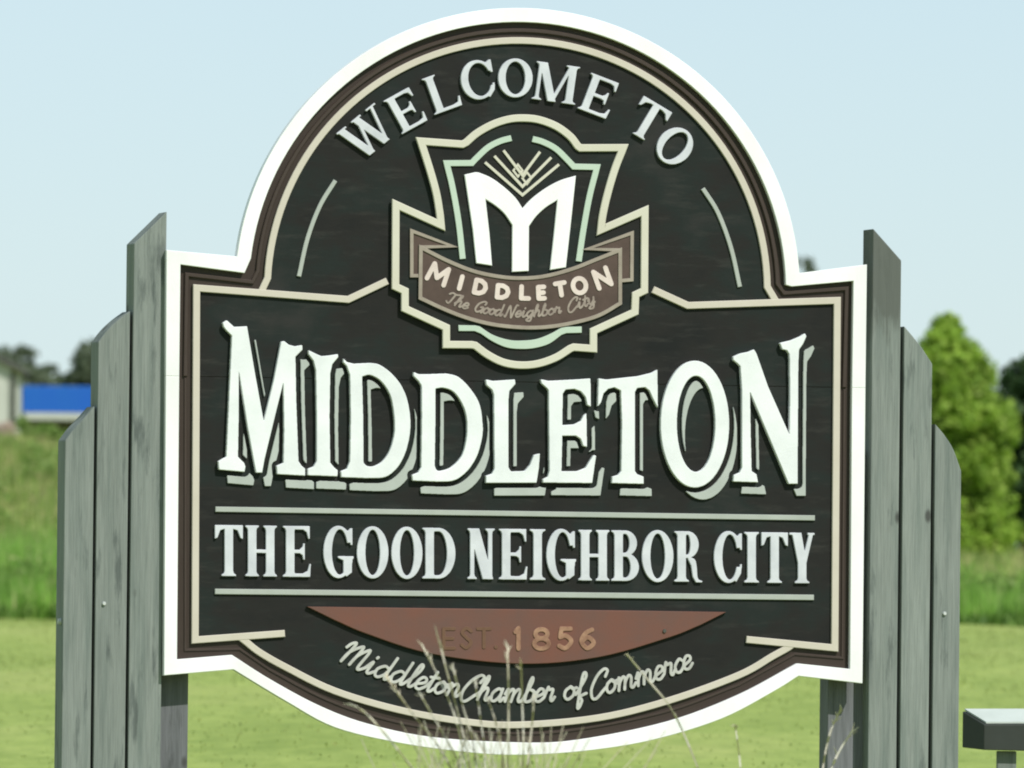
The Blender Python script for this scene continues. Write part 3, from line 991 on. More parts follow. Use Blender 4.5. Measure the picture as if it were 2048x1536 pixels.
for ch, polys in BIG:
    a = base_mask.fill(polys[0])
    for hpoly in polys[1:]:
        a &= ~base_mask.fill(hpoly)
    masks.append(a)
allm = np.zeros_like(base_mask.a)
for a in masks:
    allm |= a
halo = dilate(allm, 10.0 * 2)
used = np.zeros_like(allm)
for k, ((ch, polys), a) in enumerate(zip(BIG, masks)):
    lo = plate("letter", trace(a, base_mask.x0, base_mask.y0, 2, 0.25), 0.0, Y_FIELD + 0.001, M_LETTER, sign, 0.0025)
    sh = shift(a, int(35 - 3 * k / 8), int(54 - 6 * k / 8)) & ~halo & ~used
    used |= dilate(sh, 2)
    lp = trace(sh, base_mask.x0, base_mask.y0, 2, 0.25, minlen=24)
    if lp:
        plate("drop_shadow", lp, 0.014, Y_FIELD + 0.001, M_SHADOWL, lo, 0.0015)

# serif capitals drawn with stems, bars and bowls in a w x h box (y down)
def stem(x, h, t, s, sh, top=True, bot=True, y0=0.0):
    a, b = x - t / 2, x + t / 2
    P = []
    P += [(a - s, y0), (b + s, y0), (b + s, y0 + sh * .5), (b + s * .25, y0 + sh), (b, y0 + sh * 1.8)] if top else [(a, y0), (b, y0)]
    P += [(b, h - sh * 1.8), (b + s * .25, h - sh), (b + s, h - sh * .5), (b + s, h), (a - s, h), (a - s, h - sh * .5), (a - s * .25, h - sh), (a, h - sh * 1.8)] if bot else [(b, h), (a, h)]
    P += [(a, y0 + sh * 1.8), (a - s * .25, y0 + sh), (a - s, y0 + sh * .5)] if top else []
    return ('+', P)

def rect(x0, y0, x1, y1):
    return ('+', [(x0, y0), (x1, y0), (x1, y1), (x0, y1)])

def bowl(x0, w, y0, y1, t, tn):
    """D-shaped bowl from x0 to w; returns plus and minus shapes"""
    cy, ry = (y0 + y1) / 2, (y1 - y0) / 2
    cx = x0 + (w - x0) * 0.35
    outer = [(x0, y0)] + [(cx + (w - cx) * math.sin(a), cy - ry * math.cos(a)) for a in np.linspace(0, math.pi, 30)] + [(x0, y1)]
    inner = [(x0, y0 + tn)] + [(cx + (w - t - cx) * math.sin(a), cy - (ry - tn) * math.cos(a)) for a in np.linspace(0, math.pi, 30)] + [(x0, y1 - tn)]
    return outer, inner

def diag(xa, xb, h, t, y0=0.0):
    return ('+', [(xa - t / 2, y0), (xa + t / 2, y0), (xb + t / 2, h), (xb - t / 2, h)])

def serif_bar(xc, y, s, sh):
    return rect(xc - s, y, xc + s, y + sh)

def glyph(ch, w, h, t, tn, s):
    sh = h * 0.055
    xl, xr = s + t / 2, w - s - t / 2
    if ch == 'I':
        return [stem(w / 2, h, t, (w - t) / 2, sh)]
    if ch == 'T':
        return [stem(w / 2, h, t, s, sh, top=False), ('+', [(0, 0), (w, 0), (w, h * .27), (w - tn * .7, h * .25), (w - tn * 1.5, tn * 1.5), (w - tn * 3, tn), (tn * 3, tn), (tn * 1.5, tn * 1.5), (tn * .7, h * .25), (0, h * .27)])]
    if ch == 'H':
        return [stem(xl, h, t, s, sh), stem(xr, h, t, s, sh), rect(xl, h * .47, xr, h * .47 + tn)]
    if ch in 'EL':
        P = [stem(xl, h, t, s, sh)]
        P.append(('+', [(xl, h - tn), (w * .72, h - tn), (w * .88, h * .88), (w * .95, h * .74), (w, h * .74), (w * .97, h), (xl, h)]))
        if ch == 'E':
            P.append(('+', [(xl, 0), (w * .96, 0), (w * .96, h * .25), (w * .91, h * .25), (w * .85, h * .12), (w * .72, tn), (xl, tn)]))
            P.append(('+', [(xl, h * .465), (w * .60, h * .465), (w * .70, h * .41), (w * .73, h * .34), (w * .78, h * .34), (w * .78, h * .66), (w * .73, h * .66), (w * .70, h * .57), (w * .60, h * .465 + tn), (xl, h * .465 + tn)]))
        return P
    if ch == 'O':
        return [('+', ell(w / 2, h / 2, w / 2, h / 2 * 1.03)), ('-', ell(w / 2, h / 2, w / 2 - t, h / 2 * 1.03 - tn))]
    if ch in 'CG':
        P = [('+', ell(w * .52, h / 2, w * .52, h / 2 * 1.03)), ('-', ell(w * .57, h / 2, w * .57 - t, h / 2 * 1.03 - tn))]
        P.append(('-', [(w * .70, h * .33), (w * 1.2, h * .30), (w * 1.2, h * .70), (w * .70, h * .69)] if ch == 'C' else [(w * .62, h * .33), (w * 1.2, h * .30), (w * 1.2, h * .60), (w * .62, h * .60)]))
        P.append(('-', rect(w * 1.0, -h * .2, w * 1.3, h * 1.2)[1]))
        P.append(('+', [(w * .93, h * .03), (w, h * .03), (w, h * .36), (w * .94, h * .36), (w * .88, h * .20), (w * .78, h * .08), (w * .85, h * .08)]))
        if ch == 'G':
            P.append(('+', [(w * .50, h * .58), (w * 1.04, h * .58), (w * 1.04, h * .62), (w * .98, h * .66), (w * .98, h * .90), (w * .80, h * .98), (w * .98 - t, h * .93), (w * .98 - t, h * .66), (w * .50, h * .615)]))
        else:
            P.append(('+', [(w * .94, h * .64), (w, h * .64), (w * .97, h * .82), (w * .80, h * .99), (w * .72, h * .96), (w * .88, h * .82)]))
        return P
    if ch == 'D':
        o, i = bowl(xl, w, 0, h, t, tn)
        return [('+', o), ('-', i), stem(xl, h, t, s, sh)]
    if ch == 'B':
        o1, i1 = bowl(xl, w * .93, 0, h * .51, t * .9, tn)
        o2, i2 = bowl(xl, w, h * .45, h, t, tn)
        return [('+', o1), ('-', i1), ('+', o2), ('-', i2), stem(xl, h, t, s, sh)]
    if ch == 'R':
        o1, i1 = bowl(xl, w * .90, 0, h * .53, t, tn)
        return [('+', o1), ('-', i1), stem(xl, h, t, s, sh),
                ('+', catmull([(w * .52, h * .50), (w * .76, h * .56), (w * .83, h * .72), (w * .87, h * .93), (w * 1.04, h * .98)], 5) + [(w * 1.02, h * 1.01), (w * .80, h * 1.01), (w * .68, h * .90), (w * .62, h * .68), (w * .50, h * .55)])]
    if ch == 'N':
        x0, x1 = s + tn * .8, w - s - tn * .8
        return [stem(x0, h, tn * 1.2, s, sh), stem(x1, h, tn * 1.2, s, sh, bot=False), diag(x0 + t * .2, x1 - t * .25, h, t * 1.25)]
    if ch == 'M':
        x0, x1 = s + tn * .6, w - s - t / 2
        return [stem(x0, h, tn * 1.1, s, sh), stem(x1, h, t, s, sh), diag(x0 + t * .3, w * .46, h, t * 1.1), diag(x1 - t * .2, w * .46, h, tn * 1.1)]
    if ch == 'W':
        return [diag(w * .10, w * .32, h, t), diag(w * .52, w * .34, h, tn), diag(w * .48, w * .70, h, t), diag(w * .90, w * .71, h, tn),
                serif_bar(w * .12, 0, w * .12, sh * .8), serif_bar(w * .50, 0, w * .12, sh * .8), serif_bar(w * .88, 0, w * .12, sh * .8)]
    if ch == 'Y':
        return [stem(w * .5, h, t, s, sh, top=False, y0=h * .52), ('+', [(w * .10, 0), (w * .10 + t * 1.1, 0), (w * .5 + t / 2, h * .56), (w * .5 - t / 2, h * .60)]),
                ('+', [(w * .86 - tn * .6, 0), (w * .86 + tn * .6, 0), (w * .5 + t / 2, h * .60), (w * .5, h * .56)]),
                serif_bar(w * .18, 0, w * .18, sh * .8), serif_bar(w * .85, 0, w * .14, sh * .8)]
    raise ValueError(ch)

def place(ops, cx, cy, w, h, rot=0.0, shear=0.0):
    ca, sa_ = math.cos(math.radians(rot)), math.sin(math.radians(rot))
    out = []
    for sgn, P in ops:
        Q = []
        for x, y in P:
            X, Y = x - w / 2, y - h / 2
            Y += X * shear
            Q.append((cx + X * ca - Y * sa_, cy + X * sa_ + Y * ca))
        out.append((sgn, Q))
    return out

# WELCOME TO round the arch
for ch, cx, cy, w, h, rot in (('W', 735, 266, 98, 76, -39), ('E', 812, 221, 60, 76, -29), ('L', 885, 184, 60, 76, -20), ('C', 955, 160, 66, 77, -10),
                              ('O', 1031, 156, 69, 76, -1), ('M', 1112, 166, 88, 76, 8), ('E', 1198, 192, 62, 76, 21), ('T', 1297, 241, 66, 76, 31), ('O', 1350, 292, 68, 76, 42)):
    plate("letter", ops_loops(place(glyph(ch, w, h, 15, 6.5, 6), cx, cy, w, h, rot)), 0.008, Y_FIELD + 0.001, M_GREYLET, sign, 0.002)

# THE GOOD NEIGHBOR CITY
LINE = [('T', 430, 486), ('H', 491, 554), ('E', 566, 622), ('G', 647, 705), ('O', 714, 777), ('O', 783, 845), ('D', 845, 911), ('N', 934, 991), ('E', 998, 1055),
        ('I', 1060, 1091), ('G', 1093, 1150), ('H', 1157, 1219), ('B', 1223, 1278), ('O', 1284, 1347), ('R', 1349, 1403), ('C', 1428, 1484), ('I', 1489, 1518), ('T', 1523, 1576), ('Y', 1579, 1630)]
for ch, x0, x1 in LINE:
    w = x1 - x0
    cx = (x0 + x1) / 2
    top = 1050 + (cx - 430) * 16 / 1200
    bot = 1152 + (cx - 430) * 15 / 1200
    h = bot - top
    plate("letter", ops_loops(place(glyph(ch, w, h, 17, 7.0, 6 if ch not in 'HN' else 5), cx, (top + bot) / 2, w, h, 0.0, 0.013)), 0.012, Y_FIELD + 0.001, M_GREYLET, sign, 0.002)

# pen-stroke letters (sans capitals, digits, connected script); unit: cap height 1 (y up)
SANS = {
    'M': (1.0, [[(0, 0), (.08, 1), (.5, .25), (.92, 1), (1, 0)]]), 'I': (.05, [[(0, 0), (0, 1)]]),
    'D': (.72, [[(0, 0), (0, 1), (.35, 1), (.62, .82), (.72, .5), (.62, .18), (.35, 0), (0, 0)]]),
    'L': (.55, [[(0, 1), (0, 0), (.55, 0)]]), 'E': (.55, [[(.55, 1), (0, 1), (0, 0), (.55, 0)], [(0, .5), (.48, .5)]]),
    'T': (.75, [[(0, 1), (.75, 1)], [(.375, 1), (.375, 0)]]),
    'O': (.85, [[(.425 + .425 * math.cos(a), .5 + .5 * math.sin(a)) for a in np.linspace(0, 2 * math.pi, 25)]]),
    'N': (.78, [[(0, 0), (0, 1), (.78, 0), (.78, 1)]]),
    'S': (.6, [catmull([(.6, .85), (.3, 1), (.03, .78), (.3, .52), (.58, .27), (.3, 0), (0, .15)], 5)]), '.': (.05, [[(0, 0), (.03, .03)]]),
    '1': (.2, [[(0, .82), (.2, 1), (.2, 0)]]),
    '8': (.6, [[(.3 + .25 * math.cos(a), .76 + .24 * math.sin(a)) for a in np.linspace(0, 2 * math.pi, 19)], [(.3 + .3 * math.cos(a), .26 + .26 * math.sin(a)) for a in np.linspace(0, 2 * math.pi, 19)]]),
    '5': (.6, [[(.55, 1), (.1, 1), (.05, .56)] + catmull([(.05, .56), (.32, .64), (.58, .36), (.3, 0), (0, .12)], 5)]),
    '6': (.6, [catmull([(.5, .95), (.2, .75), (.03, .35), (.3, 0), (.58, .28), (.32, .56), (.06, .36)], 5)]),
}
def stroke_letter(ch, cx, cy, w, h, pen, rot=0.0):
    gw, st = SANS[ch]
    ca, sa_ = math.cos(math.radians(rot)), math.sin(math.radians(rot))
    ops = []
    for L in st:
        Q = []
        for x, y in L:
            X = (x / max(gw, .2) - .5 * gw / max(gw, .2)) * (w - pen)
            Y = -(y - .5) * (h - pen)
            Q.append((cx + X * ca - Y * sa_, cy + X * sa_ + Y * ca))
        ops += band_ops(Q, pen)
    return ops_loops(ops, 4, 0.12)

for ch, cx, cy, w, h in (('E', 898, 1277, 28, 46), ('S', 933, 1276, 26, 46), ('T', 968, 1276, 32, 44), ('.', 992, 1294, 6, 6)):
    if ch == '.':
        lp = ops_loops([('+', ell(cx, cy, 4, 4, 12))], 4, .12)
    else:
        lp = stroke_letter(ch, cx, cy, w, h, 7)
    plate("letter", lp, 0.005, 0.009, M_OLDGOLD, plaque, 0.0008)
for ch, cx, cy, w, h in (('1', 1034, 1277, 15, 50), ('8', 1083, 1278, 38, 48), ('5', 1131, 1277, 34, 48), ('6', 1175, 1277, 36, 48)):
    plate("digit", stroke_letter(ch, cx, cy, w, h, 9), 0.004, 0.009, M_GOLD, plaque, 0.001)

SCRIPT = {
    'i': (.5, [[(0, .3), (.18, 1), (.18, .15), (.3, 0), (.5, .3)], [(.22, 1.38), (.24, 1.48)]]),
    'd': (.82, [[(.55, .85), (.3, 1), (.05, .6), (.1, .1), (.3, 0), (.52, .4), (.58, 1), (.6, 1.9), (.58, .2), (.68, 0), (.82, .3)]]),
    'l': (.45, [[(0, .3), (.3, 1.2), (.36, 1.8), (.24, 1.95), (.16, 1.4), (.15, .2), (.28, 0), (.45, .3)]]),
    'e': (.52, [[(0, .35), (.4, .6), (.4, .92), (.2, 1), (.04, .6), (.08, .12), (.3, 0), (.52, .3)]]),
    't': (.45, [[(0, .3), (.2, 1.0), (.22, 1.65), (.18, .2), (.3, 0), (.45, .3)], [(.02, 1.15), (.45, 1.2)]]),
    'o': (.62, [[(.3, 1), (.06, .7), (.06, .25), (.26, 0), (.5, .3), (.48, .75), (.3, 1), (.42, .8), (.62, .85)]]),
    'n': (.75, [[(0, .6), (.12, 1), (.13, 0), (.16, .6), (.36, 1), (.5, .8), (.5, .15), (.6, 0), (.75, .3)]]),
    'm': (1.1, [[(0, .6), (.12, 1), (.13, 0), (.16, .6), (.34, 1), (.46, .8), (.46, 0), (.49, .6), (.68, 1), (.82, .8), (.82, .15), (.94, 0), (1.1, .3)]]),
    'h': (.74, [[(0, .3), (.28, 1.5), (.24, 1.95), (.13, 1.5), (.1, 0), (.14, .6), (.36, 1), (.48, .8), (.48, .15), (.58, 0), (.74, .3)]]),
    'a': (.75, [[(.52, .85), (.3, 1), (.05, .6), (.1, .1), (.3, 0), (.5, .4), (.54, 1), (.53, .2), (.62, 0), (.75, .3)]]),
    'b': (.62, [[(0, .3), (.25, 1.5), (.2, 1.95), (.1, 1.4), (.1, .2), (.25, 0), (.5, .2), (.5, .8), (.3, .95), (.62, .7)]]),
    'r': (.6, [[(0, .3), (.12, 1.1), (.2, .9), (.42, .9), (.38, .2), (.48, 0), (.6, .3)]]),
    'f': (.55, [[(0, .3), (.4, 1.5), (.36, 1.95), (.22, 1.6), (.18, -.6), (.28, -.7), (.36, -.2), (.22, .1), (.55, .3)]]),
    'c': (.5, [[(.45, .82), (.3, 1), (.05, .6), (.1, .12), (.3, 0), (.5, .3)]]),
    'g': (.66, [[(.5, .85), (.3, 1), (.05, .6), (.1, .15), (.3, .05), (.5, .5), (.54, 1), (.5, -.5), (.3, -.7), (.1, -.45), (.66, .3)]]),
    'y': (.62, [[(0, .7), (.1, 1), (.12, .3), (.26, .05), (.48, .5), (.52, 1), (.48, -.5), (.28, -.7), (.1, -.45), (.62, .2)]]),
    'M': (1.35, [[(0, 1.3), (.1, 1.75), (.28, 1.8), (.22, .1), (.26, 1.0), (.6, 1.8), (.7, 1.6), (.64, .1), (.7, 1.0), (1.0, 1.75), (1.08, 1.5), (1.05, .2), (1.15, 0), (1.35, .3)]]),
    'C': (.95, [[(.85, 1.35), (.95, 1.8), (.72, 1.95), (.35, 1.5), (.1, .6), (.2, -.15), (.45, -.25), (.75, .2), (.95, .5)]]),
    'T': (.9, [[(0, 1.5), (.2, 1.85), (.55, 1.75), (.95, 1.9)], [(.52, 1.75), (.45, .2), (.3, 0), (.15, .2)]]),
    'G': (.95, [[(.85, 1.4), (.9, 1.8), (.6, 1.9), (.2, 1.4), (.1, .5), (.35, 0), (.7, .3), (.82, .9), (.55, .85), (.82, .9), (.8, 0), (.95, .3)]]),
    'N': (1.0, [[(0, .1), (.12, 0), (.25, 1.8), (.6, .1), (.68, 0), (.82, 1.8), (1.0, 1.9)]]),
}
def script_word(text, x0, x1, basef, slopef, xh, pen, slant=0.28, thick_mult=1.0):
    tot = sum(SCRIPT[c][0] for c in text)
    sx = (x1 - x0) / tot
    ops, cur = [], x0
    for c in text:
        adv, st = SCRIPT[c]
        for L in st:
            L = catmull(L, 5)
            Q = []
            for x, y in L:
                bx = cur + x * sx
                a = slopef(bx)
                X, Y = y * xh * slant, -y * xh
                Q.append((bx + X * math.cos(a) - Y * math.sin(a), basef(bx) + X * math.sin(a) + Y * math.cos(a)))
            ops += band_ops(Q, pen)
        cur += adv * sx
    return ops_loops(ops, 4, 0.15, 2)

bf = lambda x: 1404 - 0.0006 * (x - 1045) ** 2
sf = lambda x: math.atan(-0.0012 * (x - 1045))
for wtext, x0, x1 in (("Middleton", 672, 918), ("Chamber", 917, 1108), ("of", 1126, 1172), ("Commerce", 1178, 1386)):
    plate("script_word", script_word(wtext, x0, x1, bf, sf, 25, 5.8), 0.017, Y_FIELD + 0.001, M_SCRIPT, sign, 0.0012)

# --- emblem ------------------------------------------------------------------------
def ce(P):
    return [(740 + x / 2.845, 220 + y / 2.845) for x, y in P]
outl = ce([(290, 178)] + [(528, 195)] + catmull([(548, 185), (610, 132), (700, 82), (790, 53), (870, 46), (960, 55), (1060, 92), (1140, 150), (1183, 205)], 5) + [(1198, 216), (1442, 215)]
          + catmull([(1442, 216), (1395, 335), (1352, 480), (1325, 600), (1315, 682)], 5)[1:] + [(1565, 573), (1562, 1028), (1512, 1052), (1508, 1150), (1272, 1258), (1272, 1358), (1160, 1350)]
          + catmull([(1140, 1358), (1060, 1408), (960, 1443), (860, 1452), (760, 1436), (670, 1392), (600, 1340)], 5) + [(580, 1336), (435, 1335), (435, 1238), (200, 1130), (200, 1030), (146, 1005), (148, 538), (405, 655)]
          + catmull([(400, 600), (380, 480), (345, 350), (290, 178)], 5)[:-1])
EMB = 0.012
emb = plate("emblem", [outl], EMB, Y_FIELD + 0.001, M_FIELD, sign, 0.002)
plate("emblem_outline", strip(outl, 15, True), 0.0, EMB + 0.001, M_EMBCREAM, emb, 0.003)
def ep(name, pts, w, mat, yf=0.004, ch=0.0015, closed=False):
    return plate(name, strip(ce(pts), w, closed), yf, EMB + 0.001, mat, emb, ch)
ep("mint_band", catmull([(805, 160), (740, 178), (670, 215), (600, 280)], 5) + [(580, 302), (437, 303)] + catmull([(437, 305), (470, 440), (505, 640), (528, 848)], 5)[1:], 12, M_MINT)
ep("mint_band", catmull([(925, 165), (985, 182), (1060, 222), (1135, 295)], 5) + [(1160, 322), (1292, 325)] + catmull([(1292, 327), (1250, 490), (1215, 680), (1188, 862)], 5)[1:], 12, M_MINT)
plate("mint_band", [ce([(503, 1224)] + [(600, 1226)] + catmull([(625, 1232), (700, 1280), (790, 1308), (865, 1312), (950, 1303), (1030, 1272), (1090, 1238)], 5) + [(1110, 1234), (1205, 1232), (1205, 1268), (1118, 1270)]
      + catmull([(1090, 1280), (1020, 1330), (940, 1354), (865, 1360), (780, 1352), (700, 1318), (630, 1272)], 5) + [(595, 1258), (505, 1258)])], 0.004, EMB + 0.001, M_MINT, emb, 0.0015)
Mpoly = ce([(538, 368), (600, 354)] + catmull([(620, 356), (690, 386), (765, 440), (830, 502), (868, 560)], 4) + catmull([(868, 560), (920, 505), (1000, 445), (1085, 400), (1172, 374)], 4)[1:]
           + [(1145, 630), (1115, 896), (1024, 911), (1045, 720), (1066, 512)] + catmull([(1066, 514), (1000, 555), (945, 606), (905, 662)], 4)[1:] + [(903, 917), (808, 922), (810, 655)]
           + catmull([(810, 655), (765, 590), (715, 545), (658, 508)], 4)[1:] + [(680, 700), (695, 886), (605, 872), (585, 680)])
plate("monogram", [Mpoly], 0.0, EMB + 0.001, M_WHITE, emb, 0.0025)
for pts in ([(655, 298), (868, 484), (1076, 310)], [(708, 262), (868, 436), (1032, 270)], [(760, 230), (868, 372), (968, 238)]):
    ep("wheat_ray", pts, 5.6, M_EMBCREAM, 0.006, 0.001)
for cx_, cy_ in ((842, 345), (893, 388)):
    ep("wheat_ray", [(cx_, cy_ - 34), (cx_ + 26, cy_), (cx_, cy_ + 34), (cx_ - 26, cy_)], 4.2, M_EMBCREAM, 0.0085, 0.0008, True)

# ribbon
top_c = catmull([(290, 782), (450, 862), (600, 920), (750, 950), (870, 957), (1000, 945), (1150, 905), (1290, 850), (1424, 797)], 5)
bot_c = catmull([(1424, 1100), (1300, 1170), (1150, 1212), (1000, 1235), (860, 1237), (700, 1220), (550, 1182), (420, 1132), (287, 1070)], 5)
for tail in ([(287, 780), (470, 775), (238, 688), (238, 943), (287, 943)], [(1424, 797), (1240, 790), (1492, 700), (1490, 966), (1424, 972)]):
    rt = plate("ribbon_tail", [ce(tail)], 0.008, EMB + 0.001, M_RIBBON, emb, 0.001)
    plate("ribbon_edge", strip(ce(tail[:1] + tail[1:]), 7.0), 0.003, 0.009, M_TAN, rt, 0.001)
ribbon = plate("ribbon", [ce(top_c + bot_c)], 0.005, EMB + 0.001, M_RIBBON, emb, 0.001)
plate("ribbon_edge", strip(ce(top_c + bot_c), 7.5, True), 0.0, 0.006, M_TAN, ribbon, 0.001)
for ch, x0, x1, y0, y1, rot in (('M', 325, 455, 868, 1000, 23), ('I', 500, 535, 930, 1036, 15), ('D', 585, 672, 955, 1062, 12), ('D', 712, 800, 983, 1086, 5), ('L', 848, 918, 988, 1090, 2),
                                ('E', 945, 1005, 990, 1090, -3), ('T', 1045, 1125, 968, 1072, -9), ('O', 1142, 1242, 940, 1060, -14), ('N', 1272, 1372, 888, 1025, -20)):
    (ua, va), (ub, vb) = ce([(x0, y0), (x1, y1)])
    plate("ribbon_letter", stroke_letter(ch, (ua + ub) / 2, (va + vb) / 2, max(ub - ua, 10), (vb - va) * 0.92, 9.5, rot), 0.001, 0.006, M_PINK, emb, 0.0008)
bf2 = lambda x: 634 - 0.0013 * (x - 1043) ** 2
sf2 = lambda x: math.atan(-0.0026 * (x - 1043))
for wtext, x0, x1 in (("The", 888, 934), ("Good", 946, 1004), ("Neighbor", 1008, 1122), ("City", 1134, 1190)):
    plate("ribbon_word", script_word(wtext, x0, x1, bf2, sf2, 12, 3.8), 0.0025, 0.006, M_DIM, emb, 0.0004)

# --- stepped timbers and support posts ------------------------------------------------
def timber(ul, ur, top, yf=0.035, depth=0.165, mat=M_TIMBER, base=-0.35, name="timber", zsink=None):
    """square timber: ul, ur = pixel x of the front face's sides (near mid height), top = pixel polyline of the cut, left to right"""
    xl, _ = S(ul, 1000, yf)
    xr, _ = S(ur, 1000, yf)
    prof = [S(u, v, yf) for u, v in top]
    xs0, xs1 = prof[0][0], prof[-1][0]
    prof = [(xl + (p[0] - xs0) / (xs1 - xs0) * (xr - xl), p[1]) for p in prof]
    P = [(xl, base), (xr, base)] + prof[::-1]
    n = len(P)
    verts = [(x, yf, z) for x, z in P] + [(x, yf + depth, z) for x, z in P]
    faces = [tuple(range(n)), tuple(range(2 * n - 1, n - 1, -1))]
    faces += [((i + 1) % n, i, n + i, n + (i + 1) % n) for i in range(n)]
    o = link(name, mesh_from(name, verts, faces), sign, mat)
    bevel_obj(o, 0.004, 2)
    return o
ta = timber(129, 187, catmull([(128, 881), (146, 858), (166, 838), (190, 812)], 4))
tb = timber(193, 256, catmull([(198, 684), (215, 660), (235, 640), (258, 622)], 4))
tc_ = timber(262, 327, [(263, 487), (328, 423)])
td = timber(1741, 1798, [(1741, 457), (1800, 521)], mat=M_TIMBER_STAINED)
td['label'] = 'tallest timber with its upper end stained dark'
te = timber(1805, 1862, catmull([(1805, 652), (1825, 674), (1845, 698), (1866, 728)], 4))
tf = timber(1869, 1922, catmull([(1869, 848), (1890, 872), (1908, 900), (1924, 942)], 4))
timber(300, 381, [(300, 900), (382, 900)], yf=0.125, depth=0.09, mat=M_POST, name="support_post")
timber(1660, 1738, [(1660, 900), (1738, 900)], yf=0.125, depth=0.14, mat=M_POST, name="support_post")

def bolt(u, v, yf, r, parent, name="bolt", side=False):
    x, z = S(u, v, yf)
    if side:
        vv, ff = limb_mesh([([(x + 0.004, yf + 0.05, z), (x - 0.02, yf + 0.05, z)], r, r * 0.8)], 8)
    else:
        vv, ff = limb_mesh([([(x, yf + 0.003, z), (x, yf - 0.010, z)], r, r * 0.75)], 8)
    return link(name, mesh_from(name, vv, ff), parent, M_BOLT)
bolt(129, 1243, 0.035, 0.016, ta, side=True)
bolt(208, 1207, 0.035, 0.010, tb)
bolt(1889, 1227, 0.035, 0.010, tf)

# ------------------------------------------------------------------ low plaque stand at the right
def stand():
    D = 43.5
    p = at(1968, 1449, D)
    gz = float(zg(p.x, D))
    t = empty("plaque_stand", (p.x, D, gz))
    k = D / FPX
    wl, wr = 40 * k, 150 * k
    zt, zb = p.z - gz, at(1968, 1500, D).z - gz
    rise = 27 * k
    # wedge body: pale sloping top, dark sides ; back edge stands higher
    v = [(0, 0, zb), (wr, 0, zb - 0.004), (wr, 0, zt + 0.004), (0, 0, zt),
         (-wl, 0.16, zb + 0.008), (wr - wl, 0.16, zb), (wr - wl, 0.16, zt + rise), (-wl, 0.16, zt + rise - 0.004)]
    f = [(0, 1, 2, 3), (1, 5, 6, 2), (5, 4, 7, 6), (4, 0, 3, 7), (3, 2, 6, 7), (0, 4, 5, 1)]
    bevel_obj(link("body", mesh_from("body", v, f), t, M_STANDDARK), 0.004)
    e = 0.012
    v = [(0.01, 0.005, zt + e * .4), (wr - 0.01, 0.005, zt + e * .4 + 0.004), (wr - wl - 0.006, 0.156, zt + rise + e * .3), (-wl + 0.01, 0.156, zt + rise - 0.004 + e * .3)]
    v += [(x, y + 0.001, z + 0.008) for x, y, z in v]
    f = [(3, 2, 1, 0), (4, 5, 6, 7), (0, 1, 5, 4), (1, 2, 6, 5), (2, 3, 7, 6), (3, 0, 4, 7)]
    link("top_plate", mesh_from("top_plate", v, f), t, M_STANDTOP)
    x0 = 28 * k
    v, f = box_vf(x0, x0 + 0.09, 0.045, 0.125, -0.3, zb - 0.006)
    bevel_obj(link("post", mesh_from("post", v, f), t, M_TIMBER), 0.004)
    tag(t, "low dark plaque stand with pale sloping top on a post right of the timbers", "plaque stand")
stand()

# ------------------------------------------------------------------ dry grass in front of the sign
def stalk_tube(pts, r0, r1, k=4):
    return limb_mesh([(pts, r0, r1)], k)

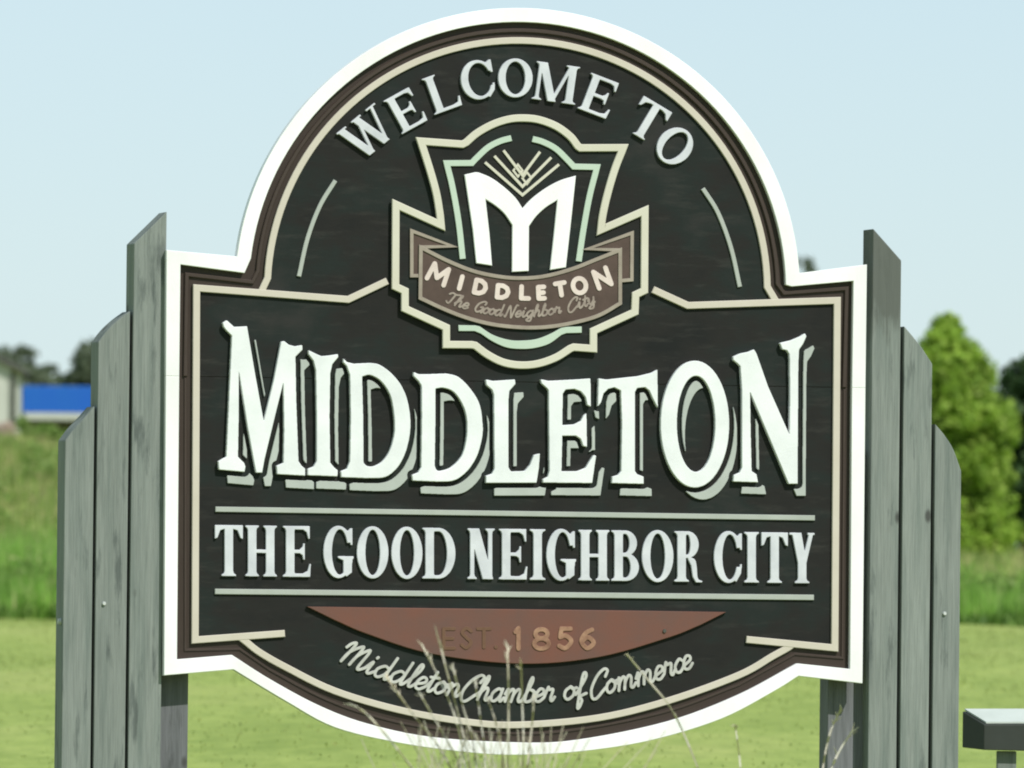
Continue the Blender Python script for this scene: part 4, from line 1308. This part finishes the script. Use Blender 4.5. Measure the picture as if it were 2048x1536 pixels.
def dry_clump(name, label, stalks, centre_u, D, extra, spread, hmin, hmax):
    b = ground_at(centre_u, D)
    t = empty(name, b)
    V, F = [], []
    def add(pts, r0, r1):
        v, f = stalk_tube(pts, r0, r1)
        o = len(V)
        V.extend(v); F.extend([tuple(i + o for i in q) for q in f])
    for pl in stalks:
        pl = catmull([(u, v) for u, v in pl], 4)
        P = [at(u, v, D + 0.15 * math.sin(u)) - Vector(b) for u, v in pl]
        P = [Vector((P[-1].x * 0.55, P[-1].y, 0.0)), P[-1] * 0.6 + Vector((P[-1].x * 0.25, 0, 0))] + P[::-1]
        P[1].z = P[2].z * 0.5
        add(P, 0.0046, 0.0028)
        tip, pr = P[-1], P[-2]
        d = (tip - pr).normalized()
        for q in range(7):                      # feathery seed head
            p0 = tip - d * (0.02 * q)
            add([p0, p0 + d * 0.035 + Vector((rng.normal() * 0.010, rng.normal() * 0.010, 0.0))], 0.0026, 0.0011)
    for i in range(extra):
        x0, y0 = rng.normal() * spread * 0.35, rng.normal() * 0.18
        h = rng.uniform(hmin, hmax)
        lx, ly = rng.normal() * 0.16 * h, rng.normal() * 0.14 * h
        add([(x0, y0, 0), (x0 + lx * 0.25, y0 + ly * 0.25, h * 0.5), (x0 + lx * 0.6, y0 + ly * 0.6, h * 0.82), (x0 + lx, y0 + ly, h)], 0.0036, 0.0018)
    link("stalks", mesh_from("stalks", V, F), t, M_STALK)["kind"] = 'stuff'
    tag(t, label, "grass clump", "dry grass clumps in front of the sign")
    return t

dry_clump("dry_grass", "tall clump of dry tan grass rising in front of the bottom of the sign",
          [[(874, 1268), (905, 1385), (929, 1480), (942, 1560)], [(1042, 1325), (1045, 1420), (1047, 1480), (1046, 1560)], [(1015, 1290), (1017, 1380), (1017, 1460), (1015, 1560)],
           [(845, 1292), (882, 1365), (915, 1450), (935, 1560)], [(772, 1352), (820, 1420), (875, 1490), (915, 1560)], [(838, 1384), (870, 1440), (905, 1500), (930, 1560)],
           [(975, 1396), (990, 1440), (1002, 1490), (1008, 1560)], [(1068, 1392), (1064, 1450), (1058, 1500), (1050, 1560)], [(700, 1408), (730, 1425), (780, 1480), (850, 1570)],
           [(905, 1330), (925, 1410), (945, 1480), (955, 1560)], [(950, 1360), (960, 1430), (968, 1490), (972, 1560)]],
          985, 32.0, 190, 0.42, 0.74, 1.16)
dry_clump("dry_grass", "sparse dry grass with one stalk leaning left across the sign's lower border",
          [[(1255, 1310), (1300, 1365), (1350, 1430), (1410, 1570)], [(1470, 1450), (1476, 1490), (1481, 1536), (1486, 1600)]],
          1420, 33.5, 16, 0.45, 0.65, 0.98)
dry_clump("dry_grass", "thin pale grass blades crossing the right support post",
          [[(1682, 1418), (1662, 1460), (1650, 1510), (1640, 1580)], [(1705, 1460), (1680, 1500), (1662, 1540), (1650, 1600)]],
          1665, 34.5, 5, 0.25, 0.6, 0.92)
